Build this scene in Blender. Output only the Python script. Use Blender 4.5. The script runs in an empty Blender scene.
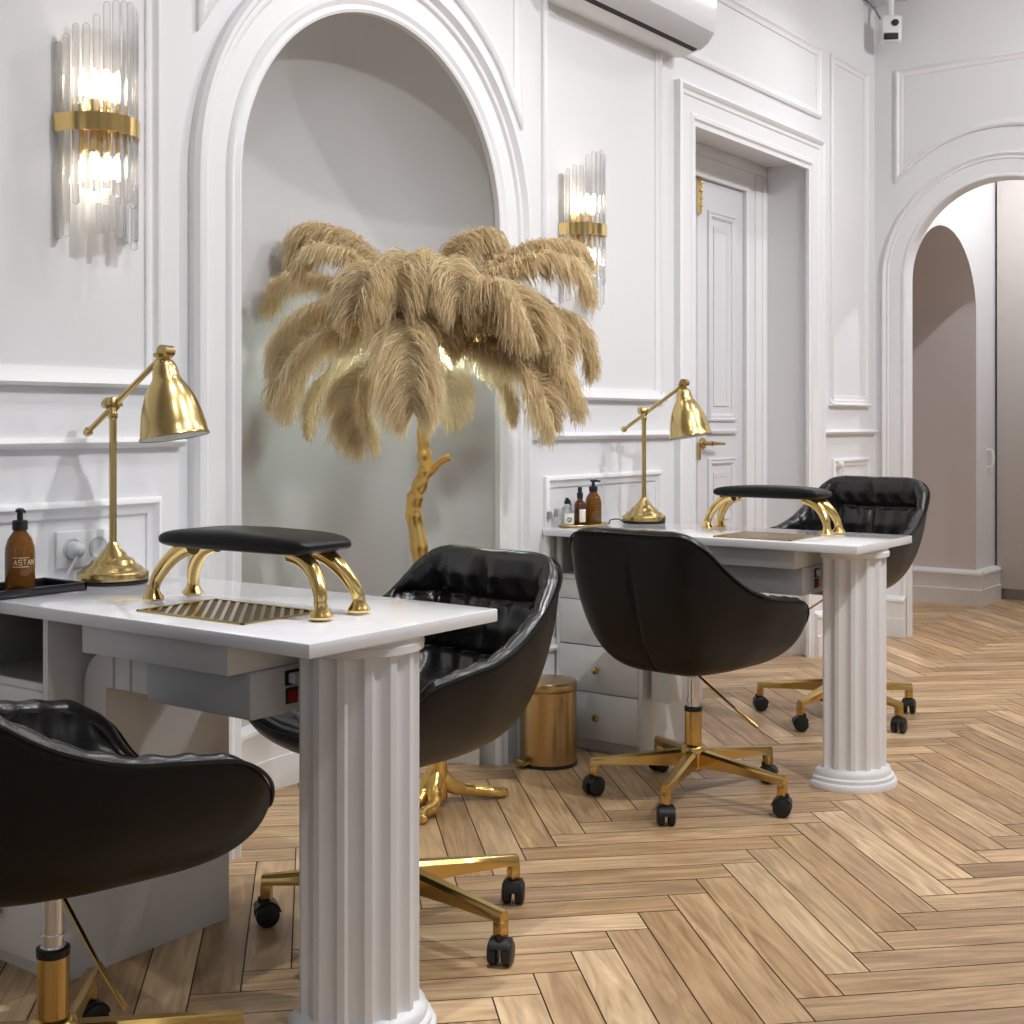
import bpy, bmesh, math, random
import numpy as np
from mathutils import Vector, Matrix
from mathutils.geometry import tessellate_polygon
random.seed(7); RNG = np.random.default_rng(7)
PI = math.pi
SC = bpy.context.scene
COL = SC.collection

# ------------------------------------------------------------------ materials
def mat(name, color=(.8, .8, .8), rough=.5, metal=0., bump=0., bscale=200., spec=.5, coat=0., emit=None, estr=0., trans=0., ior=1.45,
        vary=0., vscale=6., stretch=None, sheen=0., rvary=0.):
    m = bpy.data.materials.new(name); m.use_nodes = True
    nt = m.node_tree; b = nt.nodes['Principled BSDF']; L = nt.links.new
    b.inputs['Base Color'].default_value = (*color, 1)
    b.inputs['Roughness'].default_value = rough
    b.inputs['Metallic'].default_value = metal
    b.inputs['Specular IOR Level'].default_value = spec
    b.inputs['Coat Weight'].default_value = coat
    b.inputs['Coat Roughness'].default_value = .05
    b.inputs['Transmission Weight'].default_value = trans
    b.inputs['IOR'].default_value = ior
    b.inputs['Sheen Weight'].default_value = sheen
    if emit:
        b.inputs['Emission Color'].default_value = (*emit, 1); b.inputs['Emission Strength'].default_value = estr
    tc = nt.nodes.new('ShaderNodeTexCoord'); mp = nt.nodes.new('ShaderNodeMapping')
    L(tc.outputs['Object'], mp.inputs['Vector'])
    if stretch: mp.inputs['Scale'].default_value = stretch
    n = nt.nodes.new('ShaderNodeTexNoise'); n.inputs['Scale'].default_value = vscale; n.inputs['Detail'].default_value = 4
    L(mp.outputs[0], n.inputs['Vector'])
    if vary:
        r = nt.nodes.new('ShaderNodeMapRange'); r.inputs['To Min'].default_value = 1 - vary; r.inputs['To Max'].default_value = 1 + vary * .6
        L(n.outputs['Fac'], r.inputs['Value'])
        mx = nt.nodes.new('ShaderNodeMix'); mx.data_type = 'RGBA'; mx.blend_type = 'MULTIPLY'; mx.inputs[0].default_value = 1
        mx.inputs[6].default_value = (*color, 1); L(r.outputs[0], mx.inputs[7]); L(mx.outputs[2], b.inputs['Base Color'])
    if rvary:
        r2 = nt.nodes.new('ShaderNodeMapRange'); r2.inputs['To Min'].default_value = max(.02, rough - rvary); r2.inputs['To Max'].default_value = rough + rvary
        L(n.outputs['Fac'], r2.inputs['Value']); L(r2.outputs[0], b.inputs['Roughness'])
    if bump:
        n2 = nt.nodes.new('ShaderNodeTexNoise'); n2.inputs['Scale'].default_value = bscale; n2.inputs['Detail'].default_value = 3
        L(mp.outputs[0], n2.inputs['Vector'])
        bp = nt.nodes.new('ShaderNodeBump'); bp.inputs['Strength'].default_value = bump; bp.inputs['Distance'].default_value = .002
        L(n2.outputs['Fac'], bp.inputs['Height']); L(bp.outputs[0], b.inputs['Normal'])
    return m

M = {}
M['wall'] = mat('white_wall_paint', (.80, .80, .815), .5, bump=.04, bscale=60)
M['niche'] = mat('grey_niche_plaster', (.60, .60, .605), .55, vary=.06, vscale=2.5, bump=.05, bscale=40)  # greyer than the wall paint, tone lowered to carry the niche's shade
M['trim'] = mat('white_trim_paint', (.82, .82, .83), .42)
M['base'] = mat('white_baseboard_paint', (.80, .79, .79), .4)
M['ceil'] = mat('white_ceiling_paint', (.8, .8, .8), .7)
M['door'] = mat('pale_grey_door_paint', (.70, .70, .725), .4)
M['greige'] = mat('greige_lacquer', (.62, .58, .545), .45)
M['corr'] = mat('warm_corridor_paint', (.70, .645, .63), .55)
M['lacq'] = mat('white_lacquer', (.82, .82, .84), .12, coat=.5)
M['satin'] = mat('white_satin_board', (.78, .775, .77), .38)
M['plaster'] = mat('white_column_plaster', (.83, .83, .845), .42)
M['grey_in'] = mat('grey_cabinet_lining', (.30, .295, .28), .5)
M['leather'] = mat('black_leather', (.006, .006, .0065), .38, bump=.25, bscale=320, spec=.32, rvary=.06, vscale=14)
M['leather_in'] = mat('black_soft_leather', (.010, .010, .011), .26, bump=.2, bscale=260, spec=.7, rvary=.07, vscale=12)
M['gold'] = mat('polished_gold', (.88, .64, .26), .16, 1.)
M['brass'] = mat('brushed_brass', (.58, .44, .19), .25, 1., vary=.05, vscale=40, stretch=(1, 1, .03), rvary=.02)
M['cgold'] = mat('satin_gold_metal', (.62, .42, .15), .25, 1.)
M['leaf'] = mat('gold_leaf_bark', (.90, .60, .20), .3, 1., bump=.7, bscale=45)
M['binm'] = mat('brushed_antique_brass', (.58, .41, .20), .3, 1., vary=.3, vscale=30, stretch=(1, 1, .02))
M['chrome'] = mat('chrome', (.75, .76, .78), .15, 1.)
M['black'] = mat('black_plastic', (.012, .012, .013), .4)
M['blackg'] = mat('gloss_black_tray', (.012, .012, .014), .18)
M['recess'] = mat('bronze_recess', (.10, .075, .035), .4, .6)
M['dark'] = mat('dark_slot', (.01, .01, .01), .6)
M['plastic'] = mat('white_plastic', (.82, .82, .82), .3)
M['greyp'] = mat('pale_grey_plastic', (.62, .63, .65), .38)
M['red'] = mat('red_rocker_plastic', (.32, .015, .01), .3)
M['amber'] = mat('amber_glass', (.22, .085, .012), .05, trans=.55, ior=1.3, coat=.4)
M['amberd'] = mat('dark_amber_glass', (.12, .035, .008), .05, trans=.35, coat=.3)
M['label'] = mat('cream_paper_label', (.80, .77, .66), .6)
M['print'] = mat('pale_print_ink', (.62, .5, .36), .5)
M['ink'] = mat('black_ink', (.015, .015, .015), .5)
M['lampin'] = mat('white_shade_lining', (.78, .80, .74), .5)
M['grey'] = mat('grey_metal_cap', (.32, .32, .33), .35, .5)
M['bulb'] = mat('warm_lit_bulb', (1, 1, 1), .5, emit=(1, .87, .68), estr=2.6)
M['led'] = mat('cool_lit_bulb', (1, 1, 1), .5, emit=(.80, 1, .93), estr=40)
M['spot'] = mat('lit_downlight_lens', (1, 1, 1), .5, emit=(1, .97, .93), estr=8)

def clear_glass(name, tr=.7, tint=(1, 1, 1)):
    m = bpy.data.materials.new(name); m.use_nodes = True; nt = m.node_tree; nt.nodes.clear(); L = nt.links.new
    o = nt.nodes.new('ShaderNodeOutputMaterial'); t = nt.nodes.new('ShaderNodeBsdfTransparent'); t.inputs[0].default_value = (*[c * .97 for c in tint], 1)
    g = nt.nodes.new('ShaderNodeBsdfGlass'); g.inputs['IOR'].default_value = 1.47; g.inputs['Roughness'].default_value = 0.02; g.inputs[0].default_value = (*tint, 1)
    mx = nt.nodes.new('ShaderNodeMixShader'); mx.inputs[0].default_value = 1 - tr
    L(t.outputs[0], mx.inputs[1]); L(g.outputs[0], mx.inputs[2]); L(mx.outputs[0], o.inputs[0])
    return m
M['rod'] = clear_glass('clear_glass_rod', .45)
M['clear'] = clear_glass('clear_bottle_glass', .75)

def feather_mat():
    m = bpy.data.materials.new('tan_ostrich_feather'); m.use_nodes = True; nt = m.node_tree; nt.nodes.clear(); L = nt.links.new
    o = nt.nodes.new('ShaderNodeOutputMaterial')
    oi = nt.nodes.new('ShaderNodeObjectInfo'); cr = nt.nodes.new('ShaderNodeValToRGB')
    cr.color_ramp.elements[0].color = (.82, .68, .435, 1); cr.color_ramp.elements[1].color = (.96, .84, .59, 1)
    L(oi.outputs['Random'], cr.inputs[0])
    at = nt.nodes.new('ShaderNodeAttribute'); at.attribute_name = 'strand'
    mx = nt.nodes.new('ShaderNodeMix'); mx.data_type = 'RGBA'; mx.blend_type = 'MULTIPLY'; mx.inputs[0].default_value = 1
    L(cr.outputs[0], mx.inputs[6]); L(at.outputs['Color'], mx.inputs[7])
    d = nt.nodes.new('ShaderNodeBsdfPrincipled'); d.inputs['Roughness'].default_value = .6; d.inputs['Specular IOR Level'].default_value = .25
    d.inputs['Sheen Weight'].default_value = .15
    L(mx.outputs[2], d.inputs['Base Color'])
    t = nt.nodes.new('ShaderNodeBsdfTranslucent'); L(mx.outputs[2], t.inputs['Color'])
    a = nt.nodes.new('ShaderNodeMixShader'); a.inputs[0].default_value = .45
    L(d.outputs[0], a.inputs[1]); L(t.outputs[0], a.inputs[2]); L(a.outputs[0], o.inputs[0])
    return m
M['feather'] = feather_mat()
M['quill'] = mat('brown_feather_quill', (.30, .20, .10), .5)

def floor_mat():
    m = bpy.data.materials.new('oak_herringbone_planks'); m.use_nodes = True; nt = m.node_tree; L = nt.links.new
    b = nt.nodes['Principled BSDF']
    uv = nt.nodes.new('ShaderNodeUVMap'); uv.uv_map = 'plank'
    at = nt.nodes.new('ShaderNodeAttribute'); at.attribute_name = 'tone'
    mp = nt.nodes.new('ShaderNodeMapping'); mp.inputs['Scale'].default_value = (1.9, 20, 1); L(uv.outputs[0], mp.inputs[0])
    n = nt.nodes.new('ShaderNodeTexNoise'); n.inputs['Scale'].default_value = 1.; n.inputs['Detail'].default_value = 6; n.inputs['Distortion'].default_value = 2.4
    L(mp.outputs[0], n.inputs['Vector'])
    r = nt.nodes.new('ShaderNodeValToRGB'); r.color_ramp.elements[0].position = .30; r.color_ramp.elements[0].color = (.62, .54, .46, 1)
    r.color_ramp.elements[1].position = .68; r.color_ramp.elements[1].color = (1.1, 1.07, 1.03, 1); L(n.outputs['Fac'], r.inputs[0])
    mp2 = nt.nodes.new('ShaderNodeMapping'); mp2.inputs['Scale'].default_value = (2.2, 7, 1); L(uv.outputs[0], mp2.inputs[0])
    n2 = nt.nodes.new('ShaderNodeTexNoise'); n2.inputs['Scale'].default_value = 1.; n2.inputs['Detail'].default_value = 3; n2.inputs['Distortion'].default_value = .8
    L(mp2.outputs[0], n2.inputs['Vector'])
    r2 = nt.nodes.new('ShaderNodeMapRange'); r2.inputs['From Min'].default_value = .3; r2.inputs['From Max'].default_value = .7
    r2.inputs['To Min'].default_value = .84; r2.inputs['To Max'].default_value = 1.12; L(n2.outputs['Fac'], r2.inputs['Value'])
    mx = nt.nodes.new('ShaderNodeMix'); mx.data_type = 'RGBA'; mx.blend_type = 'MULTIPLY'; mx.inputs[0].default_value = 1
    L(at.outputs['Color'], mx.inputs[6]); L(r.outputs[0], mx.inputs[7])
    mx2 = nt.nodes.new('ShaderNodeMix'); mx2.data_type = 'RGBA'; mx2.blend_type = 'MULTIPLY'; mx2.inputs[0].default_value = 1
    L(mx.outputs[2], mx2.inputs[6]); L(r2.outputs[0], mx2.inputs[7]); L(mx2.outputs[2], b.inputs['Base Color'])
    r3 = nt.nodes.new('ShaderNodeMapRange'); r3.inputs['To Min'].default_value = .30; r3.inputs['To Max'].default_value = .46
    L(n.outputs['Fac'], r3.inputs['Value']); L(r3.outputs[0], b.inputs['Roughness'])
    bp = nt.nodes.new('ShaderNodeBump'); bp.inputs['Strength'].default_value = .12; bp.inputs['Distance'].default_value = .002
    L(n.outputs['Fac'], bp.inputs['Height']); L(bp.outputs[0], b.inputs['Normal'])
    return m
M['floor'] = floor_mat()
M['grout'] = mat('dark_plank_joint', (.06, .045, .035), .8)

# ------------------------------------------------------------------ mesh helpers
class MB:
    def __init__(s): s.v = []; s.f = []; s.sm = []
    def add(s, vs, fs, smooth=False):
        b = len(s.v); s.v += [tuple(p) for p in vs]; s.f += [tuple(b + i for i in f) for f in fs]; s.sm += [smooth] * len(fs); return s
    def bm(s, bm, smooth=False):
        bm.verts.ensure_lookup_table(); bm.verts.index_update()
        s.add([v.co[:] for v in bm.verts], [[v.index for v in f.verts] for f in bm.faces], smooth); bm.free(); return s
    def box(s, a, b, bev=0., seg=2, mtx=None):
        bm = bmesh.new(); bmesh.ops.create_cube(bm, size=1)
        for v in bm.verts:
            v.co = Vector([(a[i] + b[i]) / 2 + v.co[i] * (b[i] - a[i]) for i in range(3)])
        if bev: bmesh.ops.bevel(bm, geom=bm.edges[:], offset=bev, segments=seg, affect='EDGES', profile=.5)
        if mtx is not None: bmesh.ops.transform(bm, matrix=mtx, verts=bm.verts)
        return s.bm(bm, False)
    def lathe(s, prof, c=(0, 0, 0), n=32, mtx=None, cap=True, a0=0., a1=2 * PI, smooth=True):
        full = abs(a1 - a0 - 2 * PI) < 1e-6; k = n if full else n + 1
        vs = []
        for r, z in prof:
            for i in range(k):
                a = a0 + (a1 - a0) * i / n
                vs.append(Vector((r * math.cos(a), r * math.sin(a), z)))
        fs = []
        for j in range(len(prof) - 1):
            for i in range(n):
                i2 = (i + 1) % k
                fs.append((j * k + i, j * k + i2, (j + 1) * k + i2, (j + 1) * k + i))
        if cap and full:
            if prof[0][0] > 1e-5: fs.append(tuple(range(k - 1, -1, -1)))
            if prof[-1][0] > 1e-5: fs.append(tuple((len(prof) - 1) * k + i for i in range(k)))
        if cap and not full:
            fs.append(tuple(j * k for j in range(len(prof))) + tuple(j * k + k - 1 for j in range(len(prof) - 1, -1, -1)))
            fs.append(tuple(range(k - 1, -1, -1))); fs.append(tuple((len(prof) - 1) * k + i for i in range(k)))
        if mtx is not None: vs = [mtx @ v for v in vs]
        return s.add([(v[0] + c[0], v[1] + c[1], v[2] + c[2]) for v in vs], fs, smooth)
    def tube(s, path, rad, n=12, caps=True, flat=1.0):
        P = [Vector(p) for p in path]
        R = rad if isinstance(rad, (list, tuple)) else [rad] * len(P)
        T = [(P[min(i + 1, len(P) - 1)] - P[max(i - 1, 0)]).normalized() for i in range(len(P))]
        up = Vector((0, 0, 1)) if abs(T[0].z) < .9 else Vector((1, 0, 0))
        N = (up - T[0] * up.dot(T[0])).normalized(); vs = []
        for i, p in enumerate(P):
            N = (N - T[i] * N.dot(T[i])).normalized(); B = T[i].cross(N)
            for k in range(n):
                a = 2 * PI * k / n; vs.append(p + (N * math.cos(a) * flat + B * math.sin(a)) * R[i])
        fs = [(i * n + k, i * n + (k + 1) % n, (i + 1) * n + (k + 1) % n, (i + 1) * n + k) for i in range(len(P) - 1) for k in range(n)]
        if caps: fs += [tuple(range(n - 1, -1, -1)), tuple((len(P) - 1) * n + k for k in range(n))]
        return s.add(vs, fs, True)
    def prism(s, poly, z0, z1, mp=lambda u, v, w: (u, v, w), smooth=False):
        n = len(poly); vs = [mp(u, v, z0) for u, v in poly] + [mp(u, v, z1) for u, v in poly]
        tri = tessellate_polygon([[Vector((u, v, 0)) for u, v in poly]])
        fs = [tuple(t) for t in tri] + [tuple(n + i for i in reversed(t)) for t in tri] + [(i, (i + 1) % n, n + (i + 1) % n, n + i) for i in range(n)]
        return s.add(vs, fs, smooth)
    def sheet(s, poly, mp):
        tri = tessellate_polygon([[Vector((u, v, 0)) for u, v in poly]])
        return s.add([mp(u, v) for u, v in poly], [tuple(t) for t in tri])
    def sweep(s, path, prof, closed, mp):
        """moulding: path in wall (u,v), prof = [(offset to the left of travel, height off the wall)]; mitred corners"""
        P = [Vector(p) for p in path]; n = len(P); vs = []
        for i in range(n):
            a = P[i - 1] if (closed or i > 0) else None; b = P[(i + 1) % n] if (closed or i < n - 1) else None
            d1 = (P[i] - a).normalized() if a is not None else None; d2 = (b - P[i]).normalized() if b is not None else None
            if d1 is None: d1 = d2
            if d2 is None: d2 = d1
            n1 = Vector((-d1.y, d1.x)); n2 = Vector((-d2.y, d2.x)); m = (n1 + n2)
            m = m / max(.15, m.dot(n1)) if m.length > 1e-6 else n1
            for o, h in prof:
                q = P[i] + m * o; vs.append(mp(q.x, q.y, h))
        k = len(prof); fs = []
        for i in range(n if closed else n - 1):
            j = (i + 1) % n
            for t in range(k - 1): fs.append((i * k + t, i * k + t + 1, j * k + t + 1, j * k + t))
        if not closed: fs += [tuple(range(k)), tuple((n - 1) * k + t for t in range(k - 1, -1, -1))]
        return s.add(vs, fs)
    def build(s, name, m, parent=None, loc=(0, 0, 0), rotz=0., recalc=True):
        me = bpy.data.meshes.new(name); me.from_pydata(s.v, [], s.f)
        if recalc:
            bm = bmesh.new(); bm.from_mesh(me); bmesh.ops.recalc_face_normals(bm, faces=bm.faces); bm.to_mesh(me); bm.free()
        me.polygons.foreach_set('use_smooth', s.sm)
        if name not in ('seat_padding', 'seat_shell', 'cushion', 'trunk', 'root', 'branch_stub'): me.set_sharp_from_angle(angle=math.radians(38))
        me.materials.append(M[m] if isinstance(m, str) else m); me.update()
        o = bpy.data.objects.new(name, me); COL.objects.link(o); o.location = loc; o.rotation_euler = (0, 0, rotz)
        if parent: o.parent = parent
        return o

def thing(name, label, cat, loc=(0, 0, 0), rotz=0., group=None):
    o = bpy.data.objects.new(name, None); COL.objects.link(o); o.location = loc; o.rotation_euler = (0, 0, rotz); o.empty_display_size = .1
    return tag(o, label, cat, group)
def tag(o, label, cat, group=None):
    o['label'] = label; o['category'] = cat
    if group: o['group'] = group
    return o
def struct(o): o['kind'] = 'structure'; return o
def copy_tree(o, parent=None):
    c = o.copy(); COL.objects.link(c)
    if parent: c.parent = parent
    for ch in list(o.children): copy_tree(ch, c)
    return c
def arc(cx, cy, rx, ry, a0, a1, n): return [(cx + rx * math.cos(a0 + (a1 - a0) * i / n), cy + ry * math.sin(a0 + (a1 - a0) * i / n)) for i in range(n + 1)]
def spline(pts, n=8, closed=False):
    P = [Vector(p) for p in pts]; k = len(P); out = []
    for i in range(k if closed else k - 1):
        p0, p1, p2, p3 = (P[(i - 1) % k], P[i], P[(i + 1) % k], P[(i + 2) % k]) if closed else (P[max(i - 1, 0)], P[i], P[i + 1], P[min(i + 2, k - 1)])
        for j in range(n):
            t = j / n
            out.append(.5 * ((2 * p1) + (p2 - p0) * t + (2 * p0 - 5 * p1 + 4 * p2 - p3) * t * t + (3 * p1 - p0 - 3 * p2 + p3) * t ** 3))
    if not closed: out.append(P[-1])
    return out

# ------------------------------------------------------------------ camera
CAMX, CAMH, FPX = 2.66, 1.15, 1315.
YAW = math.atan(968 / 1315)
cam = bpy.data.cameras.new('camera'); co = bpy.data.objects.new('camera', cam); COL.objects.link(co)
co.location = (CAMX, 0, CAMH); co.rotation_euler = (PI / 2, 0, YAW)
cam.sensor_width = 36; cam.lens = 36 * FPX / 1024; cam.shift_y = -(512 - 423) / 1024; cam.clip_start = .05
SC.camera = co

# ------------------------------------------------------------------ setting
CZ = 3.42; YF = 6.95; YB = -3.0; XR = 6.5
NY, NR, NZ = 2.953, .573, 1.795          # niche centre, half width, spring
DY0, DY1, DZ, DD = 4.895, 6.092, 2.435, .24    # doorway
AX, AR, AZ, AT = .668, .490, 1.923, .09     # far arch
ML = lambda u, v, h=0.: (h, u, v)            # on the left wall: u = Y, v = Z
MF = lambda u, v, h=0.: (u, YF - h, v)       # on the far wall: u = X

def make_floor():
    w, Lk, g = .1, .70, .0016; s2 = math.sqrt(2)
    vs, fs, tones, uvs = [], [], [], []
    pal = [(.60, .425, .26), (.66, .48, .305), (.54, .375, .225), (.70, .53, .35), (.50, .355, .225), (.63, .46, .30), (.57, .41, .265), (.74, .575, .395)]
    rr = random.Random(3)
    def plank(a0, b0, a1, b1, along_a):
        ca, cb = (a0 + a1) / 2, (b0 + b1) / 2
        X = (ca - cb) / s2 + .642 - .15 * 0; Y = (ca + cb) / s2 + 2.098
        if not (-.95 < X < XR + .3 and YB - .3 < Y < 9.6): return
        c = rr.choice(pal); k = rr.uniform(.9, 1.1); o = (rr.uniform(0, 50), rr.uniform(0, 50)); b = len(vs)
        for (a, q) in ((a0 + g, b0 + g), (a1 - g, b0 + g), (a1 - g, b1 - g), (a0 + g, b1 - g)):
            vs.append(((a - q) / s2 + .642, (a + q) / s2 + 2.098, 0.))
            uvs.append((a + o[0], q + o[1]) if along_a else (q + o[0], a + o[1]))
        fs.append((b, b + 1, b + 2, b + 3)); tones.append((c[0] * k * 1.02, c[1] * k * .985, c[2] * k * .90))
    for j in range(-16, 17):
        for i in range(-130, 131):
            ox, oy = i * w + j * Lk, i * w - j * Lk
            plank(ox, oy, ox + Lk, oy + w, True)
            plank(ox + Lk, oy + w - Lk, ox + Lk + w, oy + w, False)
    nb = len(vs); vs += [(-1., YB, -.003), (XR, YB, -.003), (XR, 9.6, -.003), (-1., 9.6, -.003)]; fs.append((nb, nb + 1, nb + 2, nb + 3))
    tones.append((.06, .045, .035)); uvs += [(0, 0)] * 4
    me = bpy.data.meshes.new('floor'); me.from_pydata(vs, [], fs)
    u = me.uv_layers.new(name='plank'); u.data.foreach_set('uv', [x for p in uvs for x in p])
    ca = me.color_attributes.new('tone', 'FLOAT_COLOR', 'CORNER')
    ca.data.foreach_set('color', [x for t in tones for _ in range(4) for x in (*t, 1.)])
    me.materials.append(M['floor']); me.materials.append(M['grout']); me.polygons[len(fs) - 1].material_index = 1
    o = bpy.data.objects.new('floor', me); COL.objects.link(o); struct(o)
make_floor()

# left wall with the niche mouth and the doorway cut out, its niche shell and door reveal
b = MB()
narc = arc(NY, NZ, NR, NR, PI, 0, 40)
b.sheet([(YB, 0), (NY - NR, 0)] + narc + [(NY + NR, 0), (DY0, 0), (DY0, DZ), (DY1, DZ), (DY1, 0), (YF, 0), (YF, CZ), (YB, CZ)], lambda u, v: (0, u, v))
b.add([(0, DY0, 0), (0, DY0, DZ), (0, DY1, DZ), (0, DY1, 0), (-DD, DY0, 0), (-DD, DY0, DZ), (-DD, DY1, DZ), (-DD, DY1, 0)], [(0, 1, 5, 4), (1, 2, 6, 5), (2, 3, 7, 6)])
struct(b.build('wall_left', 'wall', recalc=False))
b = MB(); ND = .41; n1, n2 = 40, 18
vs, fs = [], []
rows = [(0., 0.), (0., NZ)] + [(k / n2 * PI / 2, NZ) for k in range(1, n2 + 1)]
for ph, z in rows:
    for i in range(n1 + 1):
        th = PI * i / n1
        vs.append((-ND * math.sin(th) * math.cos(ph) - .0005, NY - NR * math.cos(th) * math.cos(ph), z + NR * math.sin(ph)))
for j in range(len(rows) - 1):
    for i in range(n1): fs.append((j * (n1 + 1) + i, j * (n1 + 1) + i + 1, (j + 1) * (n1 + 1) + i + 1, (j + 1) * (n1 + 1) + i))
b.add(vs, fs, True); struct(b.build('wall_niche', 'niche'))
# far wall with its arched opening
b = MB()
farc = arc(AX, AZ, AR, AR, PI, 0, 36)
out = [(0, 0), (AX - AR, 0)] + farc + [(AX + AR, 0), (XR, 0), (XR, CZ), (0, CZ)]
b.sheet(out, lambda u, v: (u, YF, v)); b.sheet(out, lambda u, v: (u, YF + AT, v))
pth = [(AX - AR, 0)] + farc + [(AX + AR, 0)]
vs = [(u, YF, v) for u, v in pth] + [(u, YF + AT, v) for u, v in pth]; n = len(pth)
b.add(vs, [(i, i + 1, n + i + 1, n + i) for i in range(n - 1)], True)
struct(b.build('wall_far', 'wall'))
# corridor beyond the arch: left wall with a second, deep arch
b = MB(); CX0 = .10; CY, CRY, CRZ, CZS = 7.82, .60, .50, 1.82
c_arc = arc(CY, CZS, CRY, CRZ, PI, 0, 30)
b.sheet([(YF + AT, 0), (CY - CRY, 0)] + c_arc + [(CY + CRY, 0), (9.5, 0), (9.5, CZ), (YF + AT, CZ)], lambda u, v: (CX0, u, v))
struct(b.build('wall_corridor', 'wall'))
b = MB()
pth = [(CY - CRY, 0)] + c_arc + [(CY + CRY, 0)]; n = len(pth)
b.add([(CX0, u, v) for u, v in pth] + [(-.9, u, v) for u, v in pth], [(i, i + 1, n + i + 1, n + i) for i in range(n - 1)], True)
b.sheet(pth, lambda u, v: (-.9, u, v)); struct(b.build('wall_alcove', 'corr'))
b = MB(); b.box((2.1, YF + AT, 0), (2.2, 9.5, CZ)); struct(b.build('wall_corridor_right', 'wall'))
b = MB(); b.box((-.1, 9.4, 0), (2.2, 9.5, CZ)); struct(b.build('wall_corridor_back', 'wall'))
# ceiling, and the two walls behind the camera with unseen windows added to let daylight in
b = MB(); b.box((-1, YB, CZ), (XR, 9.5, CZ + .1)); struct(b.build('ceiling', 'ceil'))
def wall_with_windows(name, wins, lo, hi, mp):
    b = MB(); us = sorted({lo, hi} | {x for w in wins for x in w[:2]})
    for a, c in zip(us[:-1], us[1:]):
        w = [w for w in wins if w[0] <= a and c <= w[1]]
        parts = [(0, CZ)] if not w else [(0, w[0][2]), (w[0][3], CZ)]
        for z0, z1 in parts: b.box(mp(a, z0, 0), mp(c, z1, .2))
    struct(b.build(name, 'wall'))
WB = [(.9, 2.5, .5, 2.9), (3.6, 5.4, .5, 2.9)]; WR = [(-2., -.2, .5, 2.9), (1.2, 3.2, .5, 2.9), (4.4, 6.2, .5, 2.9)]
wall_with_windows('wall_back', WB, 0, XR, lambda u, z, d: (u, YB - d, z))
wall_with_windows('wall_right', WR, YB, YF, lambda u, z, d: (XR + d, u, z))
k = 0
for wins, mp in ((WB, lambda u, z, d: (u, YB - d, z)), (WR, lambda u, z, d: (XR + d, u, z))):
    for (a, c, z0, z1) in wins:
        k += 1; b = MB(); f = .06
        for (u0, u1, v0, v1) in ((a, a + f, z0, z1), (c - f, c, z0, z1), (a, c, z0, z0 + f), (a, c, z1 - f, z1), ((a + c) / 2 - f / 2, (a + c) / 2 + f / 2, z0, z1)):
            b.box(mp(u0, v0, .06), mp(u1, v1, .12))
        struct(b.build('window_%d' % k, 'trim'))

# mouldings
ntrim = [0]
def trim(path, prof, closed, mp, m='trim'):
    ntrim[0] += 1; b = MB(); b.sweep(path, prof, closed, mp); return struct(b.build('trim_%d' % ntrim[0], m))
PANEL = [(0, 0), (0, .010), (.006, .016), (.014, .018), (.020, .012), (.026, .008), (.036, .008), (.042, .004), (.042, 0)]
def rect(u0, u1, v0, v1): return [(u0, v0), (u1, v0), (u1, v1), (u0, v1)]
LEDGE = [(0, 0), (0, .022), (.008, .028), (.016, .024), (.026, .014), (.042, .010), (.042, 0)]
trim(rect(.60, 2.123, 1.237, 3.03), PANEL, True, ML)
trim(rect(.60, 2.126, .34, .967), PANEL, True, ML)
trim(rect(3.786, 4.619, 1.237, 3.03), PANEL, True, ML)
trim(rect(3.80, 4.62, .34, .961), PANEL, True, ML)
trim(rect(4.72, 6.205, 2.668, 3.022), PANEL, True, ML)
trim(rect(6.335, 6.83, 1.25, 3.03), PANEL, True, ML)
trim(rect(6.36, 6.86, .34, .967), PANEL, True, ML)
RAIL = [(0, 0), (0, .014), (.006, .024), (.014, .028), (.020, .022), (.026, .012), (.026, 0)]
for u0, u1 in ((YB, 2.19), (3.735, 4.715), (6.215, YF - .02)): trim([(u0, 1.090), (u1, 1.090)], RAIL, False, ML)
# thicker sill on the bottom member of the tall panels
for u0, u1 in ((.58, 2.14), (3.77, 4.635), (6.32, 6.845)): trim([(u0, 1.236), (u1, 1.236)], LEDGE, False, ML)
# arch surround
RO = .735
ring = lambda r: [(NY + r, .0)] + arc(NY, NZ, r, r, 0, PI, 56) + [(NY - r, .0)]
ARCHP = [(0, 0), (0, .022), (.010, .034), (.020, .036), (.028, .026), (.034, .018), (.042, .022), (.050, .020), (.056, .010), (.115, .010), (.120, .018),
         (.128, .022), (.136, .018), (.142, .014), (.156, .020), (.1645, .016), (.1645, -.004)]
trim(ring(RO), ARCHP, False, ML)
sp = math.acos(.71 / .797); sparc = [p for p in arc(NY, NZ, .797, .797, sp, PI - sp, 40)]; sparc = [sparc[0]] + sparc[5:-5] + [sparc[-1]]
trim([(NY + .71, 3.03), (NY - .71, 3.03)] + list(reversed(sparc)), PANEL, True, ML)
# door casing
dc = .162
CAS = [(0, 0), (0, .030), (.012, .036), (.022, .030), (.028, .020), (.044, .020), (.050, .014), (.11, .014), (.118, .022), (.134, .022), (.142, .012), (dc, .012), (dc, -.004)]
trim([(DY0 - dc, 0), (DY0 - dc, DZ + .122), (DY1 + .122, DZ + .122), (DY1 + .122, 0)], [(-o, h) for o, h in CAS], False, ML)
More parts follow.
